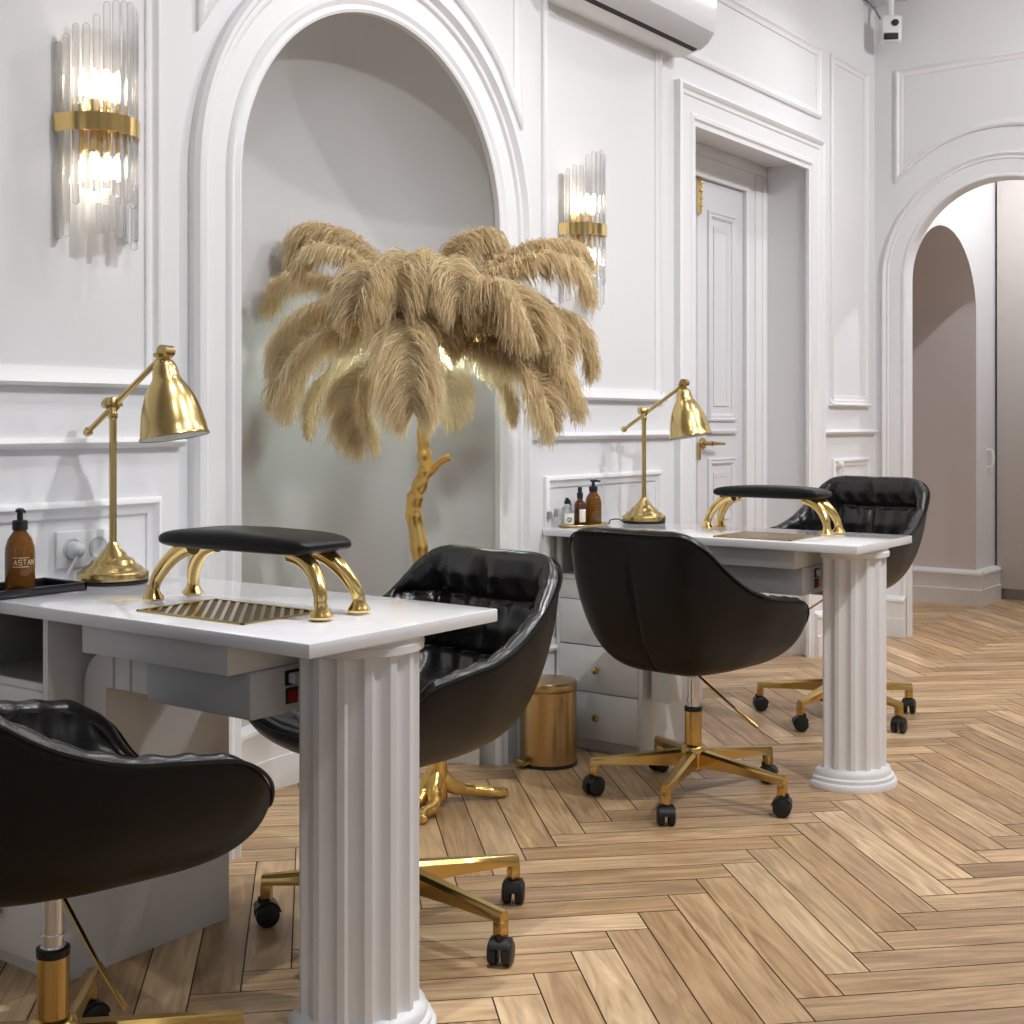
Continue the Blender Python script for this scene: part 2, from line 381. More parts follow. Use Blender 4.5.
# far wall panel and arch surround
fp = .266 + AR; yy = AX - .118
za = AZ + math.sqrt(max(fp * fp - yy * yy, 0)); a_t = math.acos(-yy / fp)
fa = arc(AX, AZ, fp, fp, a_t, PI - a_t, 40); fa = [fa[0]] + fa[4:-4] + [fa[-1]]
trim([(2 * AX - .118, 3.055), (.118, 3.055)] + fa, PANEL, True, MF)
fring = lambda r: [(AX + r, 0)] + arc(AX, AZ, r, r, 0, PI, 48) + [(AX - r, 0)]
trim(fring(AR + .135), [(0, 0), (0, .016), (.010, .022), (.018, .016), (.024, .010), (.034, .014), (.040, .008), (.11, .008), (.118, .016), (.128, .016), (.135, .006), (.135, -.002)], False, MF)

# baseboards: two tiers with a bevelled cap
BB = [(0, 0), (0, .046), (.100, .046), (.102, .040), (.185, .040), (.192, .048), (.204, .046), (.218, .018), (.222, 0)]
def baseboard(name, segs):
    b = MB()
    for (p, q, nx, ny) in segs:
        k = len(BB); vs = [(e[0] + nx * h, e[1] + ny * h, z) for e in (p, q) for z, h in BB]
        b.add(vs, [(t, t + 1, k + t + 1, k + t) for t in range(k - 1)] + [tuple(range(k)), tuple(range(2 * k - 1, k - 1, -1))])
    struct(b.build(name, 'base'))
baseboard('baseboard_left', [((0, YB), (0, NY - RO), 1, 0), ((0, NY + RO), (0, DY0 - .0), 1, 0), ((0, DY1), (0, YF - .046), 1, 0)])
baseboard('baseboard_far', [((0, YF), (AX - AR, YF), 0, -1), ((AX + AR, YF), (XR, YF), 0, -1)])
baseboard('baseboard_corridor', [((CX0, CY + CRY), (CX0, 8.80), 1, 0), ((-.89, CY + CRY), (CX0 + .046, CY + CRY), 0, -1)])
b = MB(); vs, fs = [], []; k = len(BB); npt = 36
for i in range(npt + 1):
    th = PI * (.04 + .92 * i / npt); c, s_ = math.cos(th), math.sin(th)
    for z, h in BB: vs.append((-(ND - h * .6) * s_, NY - (NR - h * .6) * c, z))
for i in range(npt):
    for t in range(k - 1): fs.append((i * k + t, i * k + t + 1, (i + 1) * k + t + 1, (i + 1) * k + t))
b.add(vs, fs); struct(b.build('baseboard_niche', 'base'))

# door leaf in the recess
dr = bpy.data.objects.new('door_1', None); COL.objects.link(dr); dr.location = (-DD, DY0, 0); struct(dr)
W = DY1 - DY0; fr = .105; fR = .225; ZT = 2.285; split = .50
b = MB()
b.box((-.06, 0, 0), (.0, fr, ZT)); b.box((-.06, W - fR, 0), (.0, W, ZT)); b.box((-.06, 0, ZT), (.0, W, DZ))
b.box((0, 0, 0), (.014, .05, DZ - .05), .003); b.box((0, W - .05, 0), (.014, W, DZ - .05), .003); b.box((0, 0, DZ - .05), (.014, W, DZ), .003)
b.box((0, fr - .02, 0), (.008, fr, ZT + .02), .002); b.box((0, W - fR, 0), (.010, W - fR + .03, ZT), .002); b.box((0, W - .12, 0), (.008, W - .05, DZ - .05), .002); b.box((0, fr, ZT), (.010, W - fR + .03, ZT + .03), .002)
b.build('door_frame', 'trim', dr)
DL = lambda u, v, h=0.: (-.010 + h, u, v)
for (u0, u1) in ((fr + .004, split - .003), (split + .003, W - fR - .006)):
    b = MB(); b.box((-.050, u0, .006), (-.010, u1, ZT - .006), .002)
    leaf = b.build('door_leaf', 'door', dr)
    m_ = .092; b = MB()
    DP = [(0, 0), (0, .012), (.008, .016), (.014, .010), (.024, .012), (.034, .004), (.034, 0)]
    for (z0, z1) in ((1.16, ZT - .14), (.62, .985), (.16, .54)):
        b.sweep(rect(u0 + m_, u1 - m_, z0, z1), DP, True, DL)
        q = m_ + .06
        if u1 - u0 > .4: b.sweep(rect(u0 + q, u1 - q, z0 + .07, z1 - .07), [(0, 0), (0, .006), (.02, .002), (.02, 0)], True, DL)
    for z in (1.09, 1.03): pass
    b.sweep([(u0 + m_ * .9, 1.100), (u1 - m_ * .9, 1.100)], [(0, 0), (0, .016), (.012, .02), (.022, .006), (.022, 0)], False, DL)
    b.build('door_panel_moulding', 'door', leaf)
    hd = leaf
y0 = split + .045
b = MB(); rx = Matrix.Rotation(PI / 2, 4, 'Y')
b.lathe([(.028, 0), (.028, .006), (.024, .012), (.011, .016), (.010, .05), (.012, .055), (0, .056)], (-.010, y0, 1.055), 24, rx)
b.tube([(.04, y0, 1.055), (.045, y0 + .03, 1.055), (.045, y0 + .075, 1.053), (.043, y0 + .125, 1.052)], [.011, .009, .0075, .006], 12)
h = b.build('handle', 'brass', hd); h['label'] = 'brass lever handle'
b = MB(); b.box((-.009, split - .006, ZT - .17), (.004, split + .020, ZT - .004), .002)
for z in (.025, .06, .095, .13): b.lathe([(.009, 0), (.011, .008), (.009, .016)], (.006, split + .006, ZT - .165 + z), 10)
b.build('bolt', 'gold', hd)
b = MB(); b.box((-.010, split - .004, .98), (.003, split + .014, 1.06), .001); b.build('latch_plate', 'brass', hd)

# ------------------------------------------------------------------ manicure desks
SLABZ, SLABT = .78, .026
def flute_profile(R, n=9, dep=.013):
    pts = []; a0, a1 = -PI * .61, PI * .61; st = (a1 - a0) / n
    for i in range(n):
        f = .14 * st; s0 = a0 + i * st
        pts.append((R * math.cos(s0), R * math.sin(s0)))
        for j in range(0, 9):
            t = j / 8; a = s0 + f + (st - 2 * f) * t; r = R - dep * math.sin(PI * t) ** .8
            pts.append((r * math.cos(a), r * math.sin(a)))
    pts.append((R * math.cos(a1), R * math.sin(a1))); return pts
def make_desk(loc, y1, xe, colx, coly, cab, gr, box, label):
    """local frame: x from the wall outwards, y from the slab's front edge back"""
    d = thing('manicure_desk', label, 'desk', loc, 0, 'white manicure desks on half columns')
    b = MB(); b.box((.004, 0, SLABZ - SLABT), (xe, y1, SLABZ), .003); b.build('worktop', 'lacq', d)
    # half column: flat side towards the wall
    b = MB(); b.prism(flute_profile(.118), .062, SLABZ - SLABT - .03, lambda u, v, w: (u, v, w))
    c = b.build('column', 'plaster', d, (colx, coly, 0))
    b = MB(); b.lathe([(.150, 0), (.151, .004), (.151, .018), (.148, .022), (.141, .023), (.142, .034), (.139, .037), (.133, .038), (.133, .047), (.130, .055), (.121, .062)], n=48, a0=-PI * .665, a1=PI * .665)
    b.build('column_base', 'plaster', c)
    b = MB(); z = SLABZ - SLABT; b.lathe([(.120, z - .030), (.127, z - .027), (.128, z - .013), (.124, z - .010), (.124, z - .0005)], n=48, a0=-PI * .61, a1=PI * .61)
    b.build('column_capital', 'plaster', c)
    # drawer cabinet at the wall end
    x0, x1, f, k = cab; t = .016; zt = SLABZ - SLABT; zs = .615
    b = MB()
    b.box((x0, f, 0), (x0 + t, k, zt)); b.box((x1 - t, f, 0), (x1, k, zt)); b.box((x0 + t, k - t, .04), (x1 - t, k, zt)); b.box((x0 + t, f + .01, zs - t), (x1 - t, k - t, zs))
    b.box((x0 + t, f + .03, 0), (x1 - t, f + .045, .044))
    cb = b.build('cabinet', 'satin', d)
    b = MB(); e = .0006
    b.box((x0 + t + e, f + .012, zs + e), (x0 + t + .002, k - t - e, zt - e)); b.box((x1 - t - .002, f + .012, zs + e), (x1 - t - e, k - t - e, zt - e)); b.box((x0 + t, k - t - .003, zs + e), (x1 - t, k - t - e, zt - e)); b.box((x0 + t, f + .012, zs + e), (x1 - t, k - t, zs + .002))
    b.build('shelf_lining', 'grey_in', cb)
    b = MB(); b.box((x0 + t + .001, f - .002, .532), (x1 - t - .001, f + .014, zs - t - .001), .001); b.build('rail_panel', 'satin', cb)
    for z0, z1 in ((.046, .207), (.211, .370), (.374, .529)):
        b = MB(); b.box((x0 + t + .0015, f - .003, z0), (x1 - t - .0015, f + .016, z1), .0015)
        dw = b.build('drawer', 'satin', d)
        b = MB(); b.lathe([(.005, 0), (.005, .010), (.011, .014), (.0135, .020), (.012, .026), (.006, .029), (0, .0295)], ((x0 + x1) / 2, f - .002, (z0 + z1) / 2 - .0), 16, Matrix.Rotation(PI / 2, 4, 'X'))
        b.build('knob', 'brass', dw)
    # dust collector: tray under the slab, motor hood, duct
    bx0, bx1, by0, by1 = box
    b = MB(); b.box((bx0, by0, .692), (bx1, by1, zt - .0005), .003); b.build('collector_tray', 'satin', d)
    hx1 = bx1 + .006; hx0 = hx1 - .30
    b = MB(); b.box((hx0, by0 + .05, .603), (hx1, by1 - .02, .6915), .006, 3)
    hd = b.build('dust_collector', 'greyp', d)
    b = MB(); b.box((hx1 - .001, by0 + .135, .655), (hx1 + .003, by0 + .175, .683), .001); sk = b.build('power_inlet', 'black', hd)
    b = MB(); b.box((hx1 + .001, by0 + .142, .659), (hx1 + .020, by0 + .172, .679), .003); b.tube([(hx1 + .018, by0 + .158, .669), (hx1 + .05, by0 + .17, .668), (hx1 + .06, by0 + .20, .66), (hx1 + .03, by0 + .25, .685)], .004, 8); pl = b.build('power_plug', 'greyp', hd)
    b = MB(); b.box((hx1 - .001, by0 + .137, .620), (hx1 + .003, by0 + .167, .650), .001); b.build('switch_frame', 'black', hd)
    b = MB(); b.box((hx1 + .001, by0 + .141, .624), (hx1 + .008, by0 + .163, .646), .002); r = b.build('rocker_switch', 'red', hd)
    # flat white duct with an elbow down beside the cabinet
    yc = by0 + .10; zc = .650; hw = .042; hh = .036
    def flat_duct(pts, fr_):
        bb = MB(); vs = []
        for p, (tx, tz) in zip(pts, fr_):
            nx, nz = -tz, tx
            for (a, q) in ((-1, -1), (1, -1), (1, 1), (-1, 1)): vs.append((p[0] + nx * hh * q, yc + hw * a, p[1] + nz * hh * q))
        fs = [(i * 4 + j, i * 4 + (j + 1) % 4, (i + 1) * 4 + (j + 1) % 4, (i + 1) * 4 + j) for i in range(len(pts) - 1) for j in range(4)]
        fs += [(3, 2, 1, 0), tuple(len(vs) - 4 + i for i in range(4))]
        return bb.add(vs, fs)
    ex = x1 + .055; pts = [(hx0 + .02, zc), (ex + .046, zc)]; frs = [(-1, 0), (-1, 0)]
    for j in range(1, 9):
        a = PI / 2 * j / 8; pts.append((ex + .045 - .045 * math.sin(a), zc - .045 * (1 - math.cos(a)))); frs.append((-math.cos(a), -math.sin(a)))
    pts.append((ex, .20)); frs.append((0, -1))
    flat_duct(pts, frs).build('duct', 'plastic', d)
    for xx in (ex + .06, ex + .115):
        b = MB(); b.box((xx, yc - hw - .003, zc - hh - .003), (xx + .004, yc + hw + .003, zc + hh + .003), .001); b.build('duct_joint', 'greyp', d)
        # brass grille let into the top
    gx0, gx1, gy0, gy1, _ = gr; zt2 = SLABZ
    g = MB(); w = .006
    for a, c in (((gx0, gy0), (gx1, gy0 + w)), ((gx0, gy1 - w), (gx1, gy1)), ((gx0, gy0), (gx0 + w, gy1)), ((gx1 - w, gy0), (gx1, gy1))): g.box((*a, zt2 + .0002), (*c, zt2 + .004), .0008)
    go = g.build('extractor_grille', 'brass', d)
    b = MB(); b.box((gx0 + w, gy0 + w, zt2 + .0001), (gx1 - w, gy1 - w, zt2 + .0006)); b.build('grille_recess', 'recess', go)
    b = MB(); sw = .0075 if not gr[4] else .013; st = .0185 if not gr[4] else .0165
    X0, X1, Y0, Y1 = gx0 + w, gx1 - w, gy0 + w, gy1 - w; q = -(Y1 - Y0)
    while q < (X1 - X0) + (Y1 - Y0):
        # diagonal bars clipped to the frame: x = X0+q - t, y = Y0 + t
        poly = []
        for (off, lo_first) in ((q, True), (q + sw * 1.414, False)):
            t0 = max(0, off - (X1 - X0)); t1 = min(Y1 - Y0, off)
            if t1 - t0 < .002: poly = None; break
            seg = [(X0 + off - t0, Y0 + t0), (X0 + off - t1, Y0 + t1)]
            poly += seg if lo_first else seg[::-1]
        if poly: b.prism(poly, zt2 + .0007, zt2 + .0032)
        q += st * 1.414
    b.build('grille_bars', 'brass', go)
    return d
D1Y, D2Y = 1.57, 3.79
make_desk((0, D1Y, 0), .525, 1.083, .950, .258, (.0, .32, .02, .50), (.535, .84, .072, .275, False), (.412, .842, .035, .40),
          'white manicure desk in the foreground with a striped brass grille and fluted column')
make_desk((0, D2Y, 0), .475, 1.156, 1.027, .25, (.012, .366, .075, .575 - .11), (.655, .925, .035, .265, True), (.53, .935, .045, .40),
          'white manicure desk farther back with amber bottles at its wall end')

# ------------------------------------------------------------------ office chair
def rim_points():
    r = [(0, -.295, .810), (.10, -.298, .810), (.184, -.291, .807), (.238, -.256, .772), (.263, -.19, .712), (.278, -.10, .655), (.291, .0, .620), (.295, .10, .606),
         (.293, .20, .589), (.276, .262, .545), (.228, .290, .488), (.12, .302, .462), (0, .304, .460)]
    full = r + [(-x, y, z) for x, y, z in r[-2:0:-1]]
    return spline(full, 10, True)
def make_chair():
    RP = rim_points(); n = len(RP); C0 = Vector((0, .0, 0)); zb = .382
    t = .046
    def fr(p): d = Vector((p.x, p.y, 0)); return d.normalized()
    # outer shell
    rows = 30; vs = []; fs = []
    prof_top = [(-.004, .006)]
    for (o, u) in prof_top:
        for p in RP: vs.append(p + fr(p) * o + Vector((0, 0, u)))
    for j in range(rows + 1):
        al = PI / 2 * j / rows * .985
        hh = math.cos(al) ** .5; v = math.sin(al)
        for p in RP:
            q = Vector((p.x, p.y, 0)) * hh * (1 - .07 * v); q.z = p.z + (zb - p.z) * v
            # rear centre slit and the two side seams
            if p.y < 0:
                q -= fr(p) * .010 * math.exp(-(q.x / .006) ** 2) * min(1, max(0, (.76 - q.z) / .12)) * (1 if q.z > .40 else 0)
            vs.append(q)
    R_ = rows + 1 + len(prof_top)
    for j in range(R_ - 1):
        for i in range(n): fs.append((j * n + i, j * n + (i + 1) % n, (j + 1) * n + (i + 1) % n, (j + 1) * n + i))
    fs.append(tuple((R_ - 1) * n + i for i in range(n)))
    root = thing('office_chair', '', 'chair')
    b = MB(); b.add(vs, fs, True); shell = b.build('seat_shell', 'leather', root)
    b = MB(); b.tube([p + fr(p) * .003 + Vector((0, 0, .004)) for p in RP] + [RP[0] + fr(RP[0]) * .003 + Vector((0, 0, .004))], .0035, 6, False); b.build('piping', 'leather', shell)
    for sx in (1, -1):      # side seams running down the shell
        pi = min(range(n), key=lambda i: (RP[i] - Vector((sx * .252, -.18, .71))).length); p = RP[pi]; pt = []
        for j in range(14):
            al = PI / 2 * (.02 + .70 * j / 13); hh = math.cos(al) ** .5; v = math.sin(al); q = Vector((p.x, p.y - .0 * j, 0)) * hh * (1 - .07 * v)
            q.z = p.z + (zb - p.z) * v; a = -sx * .35 * j / 13; q = Matrix.Rotation(a, 3, 'Z') @ q; pt.append(q * 1.0)
        bb = MB(); bb.tube(pt, .0016, 5); bb.build('seam', 'leather', shell)
    # inner padding
    rows = 74; vs = []; fs = []; zs = .484
    for j in range(rows + 1):
        be = PI / 2 * max(0, (j - 4) / (rows - 4)) * .995
        hh = math.cos(be) ** .30; v = math.sin(be) ** .9
        for p in RP:
            f = fr(p)
            if j < 4:
                o, u = ((.003, .004), (.010, .013), (.022, .015), (.033, .008))[j]
                q = Vector((p.x, p.y, 0)) - f * o; q.z = p.z + u
            else:
                base = Vector((p.x, p.y, 0)) - f * .040
                q = base * hh; q.z = p.z - .002 + (zs - p.z + .002) * v
            back = max(0., min(1., (-.02 - q.y) / .10)); top = 1 if q.z > .50 else 0
            g = 0.
            d1 = abs(q.z - .705 - .02 * abs(q.x)); d2 = abs(q.z - .575 - .0 * abs(q.x)); ax = abs(q.x)
            wz = back * min(1, j / 8)
            g += .015 * math.exp(-(d1 / .008) ** 2) * wz
            g += .015 * math.exp(-(d2 / .008) ** 2) * wz
            g += .011 * math.exp(-(ax / .0055) ** 2) * max(0, min(1, (q.z - .575) / .02)) * max(0, min(1, (.815 - q.z) / .05)) * wz * (j > 3)
            g += .011 * math.exp(-((ax - .165 - .25 * max(0, q.z - .705)) / .0065) ** 2) * (1 if .575 < q.z < .80 else 0) * wz
            # soft puckers round the seams
            dn = min(d1, d2)
            g += .0062 * math.sin(q.x * 88 + 1.3 * math.sin(q.z * 40)) * math.exp(-(dn / .045) ** 2) * wz
            # plump panels between the seams
            g -= .017 * wz * min(1, dn / .06) * min(1, .35 + ax / .06) * min(1, .3 + abs(ax - .165) / .05)
            # wrinkles over the arms and at the seat front
            sd = max(0., min(1., (ax - .17) / .06)) * (1 - back)
            if q.z > .50 and j > 0:
                for ys in (-.215, -.165, -.10, .03, .13):
                    g += .004 * math.exp(-(((q.y - ys) / .006) ** 2)) * max(0., min(1., (ax - .19) / .03)) * min(1, j / 3)
                g += .0026 * math.sin(q.y * 95) * sd
            q += f * g * (1 if j > 3 else .25); q.z -= (g if j <= 3 else 0) * .8
            if q.z < .53:
                r_ = math.hypot(q.x, q.y); w = max(0, 1 - r_ / .25)
                q.z += .012 * w - .009 * math.exp(-((q.y - .165 + .25 * q.x * q.x) / .007) ** 2) * (1 if ax < .24 else 0)
                q.z += .0035 * math.sin(q.y * 78 + 2 * math.sin(q.x * 14)) * max(0, min(1, (q.y - .02) / .12)) * (1 if r_ < .26 else 0)
                q.z -= .006 * math.exp(-(q.x / .008) ** 2) * max(0, min(1, (-.04 - q.y) / .06))
            vs.append(q)
    for j in range(rows):
        for i in range(n): fs.append((j * n + i, j * n + (i + 1) % n, (j + 1) * n + (i + 1) % n, (j + 1) * n + i))
    fs.append(tuple(rows * n + i for i in range(n)))
    b = MB(); b.add(vs, fs, True); b.build('seat_padding', 'leather_in', root)
    # mechanism, cylinder, lever
    b = MB(); b.box((-.035, -.04, .370), (.035, .04, .392), .006); b.build('mechanism', 'black', root)
    b = MB(); b.lathe([(.0175, .270), (.0175, .368)], n=24); b.lathe([(.021, .276), (.021, .282)], n=24); b.lathe([(.0205, .298), (.0205, .303)], n=24); b.build('gas_cylinder', 'chrome', root)
    b = MB(); b.lathe([(.026, .115), (.026, .268), (.0255, .272)], n=28); col = b.build('pillar', 'cgold', root)
    b = MB(); b.lathe([(.027, .266), (.0275, .279), (.020, .281)], n=28); b.build('collar', 'black', col)
    b = MB(); b.tube([(.03, .015, .374), (.14, .02, .30), (.172, .022, .280)], .0042, 8); b.tube([(.165, .0215, .2845), (.238, .028, .237)], .0056, 10); b.build('lift_lever', 'cgold', root)
    b = MB(); b.lathe([(.030, .085), (.040, .092), (.042, .125), (.042, .150), (.034, .163), (.027, .166)], n=28); b.build('hub', 'cgold', root)
    # five legs, each with a twin-wheel caster
    b = MB(); w0, w1 = .022, .0125; pts = [(.030, w0, .150, .100), (.16, .018, .134, .100), (.295, w1, .1175, .094), (.316, w1, .1155, .092)]
    vs = []; fs = []
    for (x, w, zt, zl) in pts:
        vs += [(x, -w, zl), (x, w, zl), (x, w, zt - .008), (x, w * .55, zt), (x, -w * .55, zt), (x, -w, zt - .008)]
    for j in range(len(pts) - 1):
        for i in range(6): fs.append((j * 6 + i, j * 6 + (i + 1) % 6, (j + 1) * 6 + (i + 1) % 6, (j + 1) * 6 + i))
    fs += [tuple(range(5, -1, -1)), tuple((len(pts) - 1) * 6 + i for i in range(6))]
    b.add(vs, fs); b.box((.294, -.0125, .060), (.318, .0125, .094), .002)
    leg = b.build('leg', 'cgold', root)
    b = MB(); rx = Matrix.Rotation(PI / 2, 4, 'X')
    for s_ in (-1, 1):
        prof = [(.006, -.011), (.022, -.011), (.0265, -.008), (.0275, 0), (.0265, .008), (.022, .0105), (.008, .0115), (.0, .0115)]
        b.lathe(prof, (0, s_ * .0155, .0275), 26, rx)
    b.lathe([(.0315, -.021), (.0315, .021)], (0, 0, .0275), 20, Matrix.Rotation(PI / 2, 4, 'X'), a0=.15 * PI, a1=.95 * PI)
    b.lathe([(.008, .04), (.008, .066)], (.012, 0, 0), 12)
    cst = b.build('caster', 'black', leg, (.306, 0, 0), .4)
    legs = [leg]
    for k in range(1, 5):
        l = leg.copy(); COL.objects.link(l); l.parent = root; l.rotation_euler = (0, 0, 2 * PI * k / 5)
        c = cst.copy(); COL.objects.link(c); c.parent = l; c.rotation_euler = (0, 0, [.4, 2.2, -1.1, .9, 3.5][k])
    return root
chair = make_chair()
def place_chair(o, x, y, rot, star, dz, sb, label):
    o.location = (x, y, 0); o.rotation_euler = (0, 0, math.radians(rot)); o['label'] = label; o['group'] = 'black leather office chairs on gold star bases'
    k = 0
    for ch in o.children:
        nm = ch.name.split('.')[0]
        if nm == 'leg': ch.rotation_euler = (0, 0, math.radians(star + 72 * k)); k += 1
        elif nm not in ('hub', 'pillar', 'gas_cylinder'):
            ch.location.z += dz; ch.location.y -= sb
spots = [(.75, 1.308, -10, 71, .016, .022, 'black leather office chair at the left edge, cut off, seen from behind'),
         (.680, 2.256, -187, 39, 0, .006, 'black leather office chair facing us behind the near desk and its fluted column'),
         (.711, 3.588, -4, 0, 0, .028, 'black leather office chair showing its whole back, between waste bin and farther desk'),
         (.638, 4.90, -187, 21, .088, .0, 'raised black leather office chair behind the farther desk, facing us')]
for i, (x, y, r, st, dz, sb, lab) in enumerate(spots):
    o = chair if i == 0 else copy_tree(chair)
    place_chair(o, x, y, r, st, dz, sb, lab)
for o in bpy.data.objects:      # the raised chair shows more of its chrome cylinder
    if o.parent and o.parent.name == 'office_chair.003' and o.name.startswith('gas_cylinder'): o.location.z = .05

# ------------------------------------------------------------------ table lamps
def lathe_along(b, prof, p, axis, n=36):
    q = Vector((0, 0, 1)).rotation_difference(Vector(axis).normalized()).to_matrix().to_4x4()
    b.lathe(prof, p, n, q, cap=False)
def make_lamp(loc, rotz, jz, fwd, up, bk, dn, tilt, label):
    """arm lies in the local +x direction"""
    l = thing('table_lamp', label, 'lamp', loc, rotz, 'brass desk lamps')
    b = MB(); b.lathe([(.080, 0), (.080, .006), (.076, .008)], n=40); b.build('foot_pad', 'black', l)
    b = MB(); b.lathe([(.076, .0065), (.081, .010), (.0815, .022), (.079, .027), (.070, .030), (.066, .036), (.060, .040), (.052, .044), (.048, .052), (.044, .056), (.034, .060), (.028, .070), (.020, .078), (.013, .088), (.010, .094)], n=44)
    b.build('base', 'brass', l)
    b = MB(); b.tube([(0, 0, .085), (0, 0, jz - .012)], .0085, 20); b.lathe([(.0085, 0), (.011, .004), (.011, .012), (.0085, .018)], (0, 0, jz - .035), 18); b.build('stem', 'brass', l)
    b = MB(); b.lathe([(0, -.018), (.010, -.016), (.016, -.008), (.0175, 0), (.016, .008), (.010, .016), (0, .018)], (0, 0, jz), 18)
    b.lathe([(.006, -.028), (.006, .028)], (0, 0, jz), 10, Matrix.Rotation(PI / 2, 4, 'X'))
    b.lathe([(.011, .022), (.011, .028), (.004, .032)], (0, 0, jz), 10, Matrix.Rotation(PI / 2, 4, 'X')); b.lathe([(.013, -.004), (.013, .004)], (-.016, 0, jz + .003), 12, Matrix.Rotation(PI / 2, 4, 'Y'))
    b.build('joint', 'brass', l)
    e = Vector((fwd, 0, jz + up)); s_ = Vector((-bk, 0, jz - dn))
    b = MB(); b.tube([s_, e], .0066, 14)
    dv = (e - s_).normalized(); lathe_along(b, [(0, -.008), (.008, -.006), (.011, 0), (.011, .008), (.007, .012)], s_, dv, 14)
    b.build('arm', 'brass', l)
    b = MB(); b.lathe([(0, -.015), (.010, -.014), (.015, -.006), (.016, 0), (.015, .006), (.010, .014), (0, .015)], e, 16, Matrix.Rotation(PI / 2, 4, 'X'))
    b.lathe([(.014, -.017), (.014, .017)], e + Vector((.008, 0, .010)), 14, Matrix.Rotation(PI / 2, 4, 'X')); b.lathe([(.005, -.030), (.005, .030)], e, 8, Matrix.Rotation(PI / 2, 4, 'X')); b.build('shade_joint', 'brass', l)
    ax = Vector((math.sin(tilt), 0, -math.cos(tilt)))
    b = MB(); p0 = e + ax * .008
    prof = [(.012, 0), (.020, .006), (.026, .016), (.029, .030), (.031, .044), (.0345, .050), (.040, .058), (.050, .074), (.060, .098), (.068, .126), (.073, .152), (.0765, .174), (.079, .178), (.0785, .181)]
    lathe_along(b, prof, p0, ax, 44); sh = b.build('lamp_shade', 'brass', l)
    b = MB(); lathe_along(b, [(r - .0012 if i else 0.001, h + .001) for i, (r, h) in enumerate(prof[3:-1])], p0, ax, 44); b.build('shade_lining', 'lampin', sh)
    b = MB(); q = p0 + ax * .125; b.lathe([(0, -.03), (.02, -.022), (.028, 0), (.02, .022), (0, .03)], q, 20); b.build('bulb', 'plastic', sh)
    return l
make_lamp((.110, 1.905, SLABZ + .0006), math.radians(14), .413, .141, .110, .074, .066, .17, 'brass desk lamp on the near desk beside the wall socket')
make_lamp((.164, 4.215, SLABZ + .0006), math.radians(8), .412, .152, .094, .082, .068, .17, 'brass desk lamp on the farther desk beside the small amber bottles')

# ------------------------------------------------------------------ hand rests
def make_rest(loc, rotz, Lx, wy, label):
    """local: x along the cushion, centred"""
    r = thing('hand_rest', label, 'hand rest', loc, rotz, 'black cushioned manicure hand rests')
    H = .112
    # cushion: rounded slab, thicker in the middle
    vs, fs = [], []; nu, nv = 40, 24
    hx, hy = Lx * .45, wy * .72
    for j in range(nv + 1):
        ph = -PI / 2 + PI * j / nv
        for i in range(nu):
            a = 2 * PI * i / nu; e = .22
            cx_ = math.copysign(abs(math.cos(a)) ** e, math.cos(a)); cy_ = math.copysign(abs(math.sin(a)) ** e, math.sin(a))
            rr = max(0, math.cos(ph)) ** .24
            x, y = hx * cx_ * rr, hy * cy_ * rr
            th = .018 + .008 * (1 - (x / hx) ** 2)
            z = H + .017 + (th if ph > 0 else .016) * math.copysign(abs(math.sin(ph)) ** .8, ph)
            vs.append((x, y, z))
    for j in range(nv):
        for i in range(nu): fs.append((j * nu + i, j * nu + (i + 1) % nu, (j + 1) * nu + (i + 1) % nu, (j + 1) * nu + i))
    b = MB(); b.add(vs, fs, True); b.build('cushion', 'leather', r)
    for sx in (-1, 1):
        for sy in (-1, 1):
            fx, fy = sx * Lx / 2, sy * wy / 2; b = MB(); iy = sy * wy * .30
            path = spline([(fx * .60, iy, H + .004), (fx * .74, iy * 1.05, H - .008), (fx * .88, iy * 1.25, H * .70), (fx * .975, sy * wy * .46, H * .40), (fx * .99, fy, .024)], 6)
            rad = [.020 - .0085 * (i / (len(path) - 1)) ** .8 for i in range(len(path))]
            b.tube(path, rad, 16)
            b.lathe([(.0215, 0), (.0225, .004), (.020, .009), (.014, .018), (.0115, .027), (.0115, .032), (.0, .034)], (fx, fy, 0), 24)
            b.build('leg', 'gold', r)
    return r
make_rest((.682, 1.812, SLABZ + .0045), math.radians(2.5), .462, .108, 'black cushioned hand rest on gold legs, on the near desk over the striped grille')
make_rest((.701, 4.165, SLABZ + .0006), math.radians(-2), .450, .090, 'black cushioned hand rest on gold legs, on the farther desk before the raised chair')

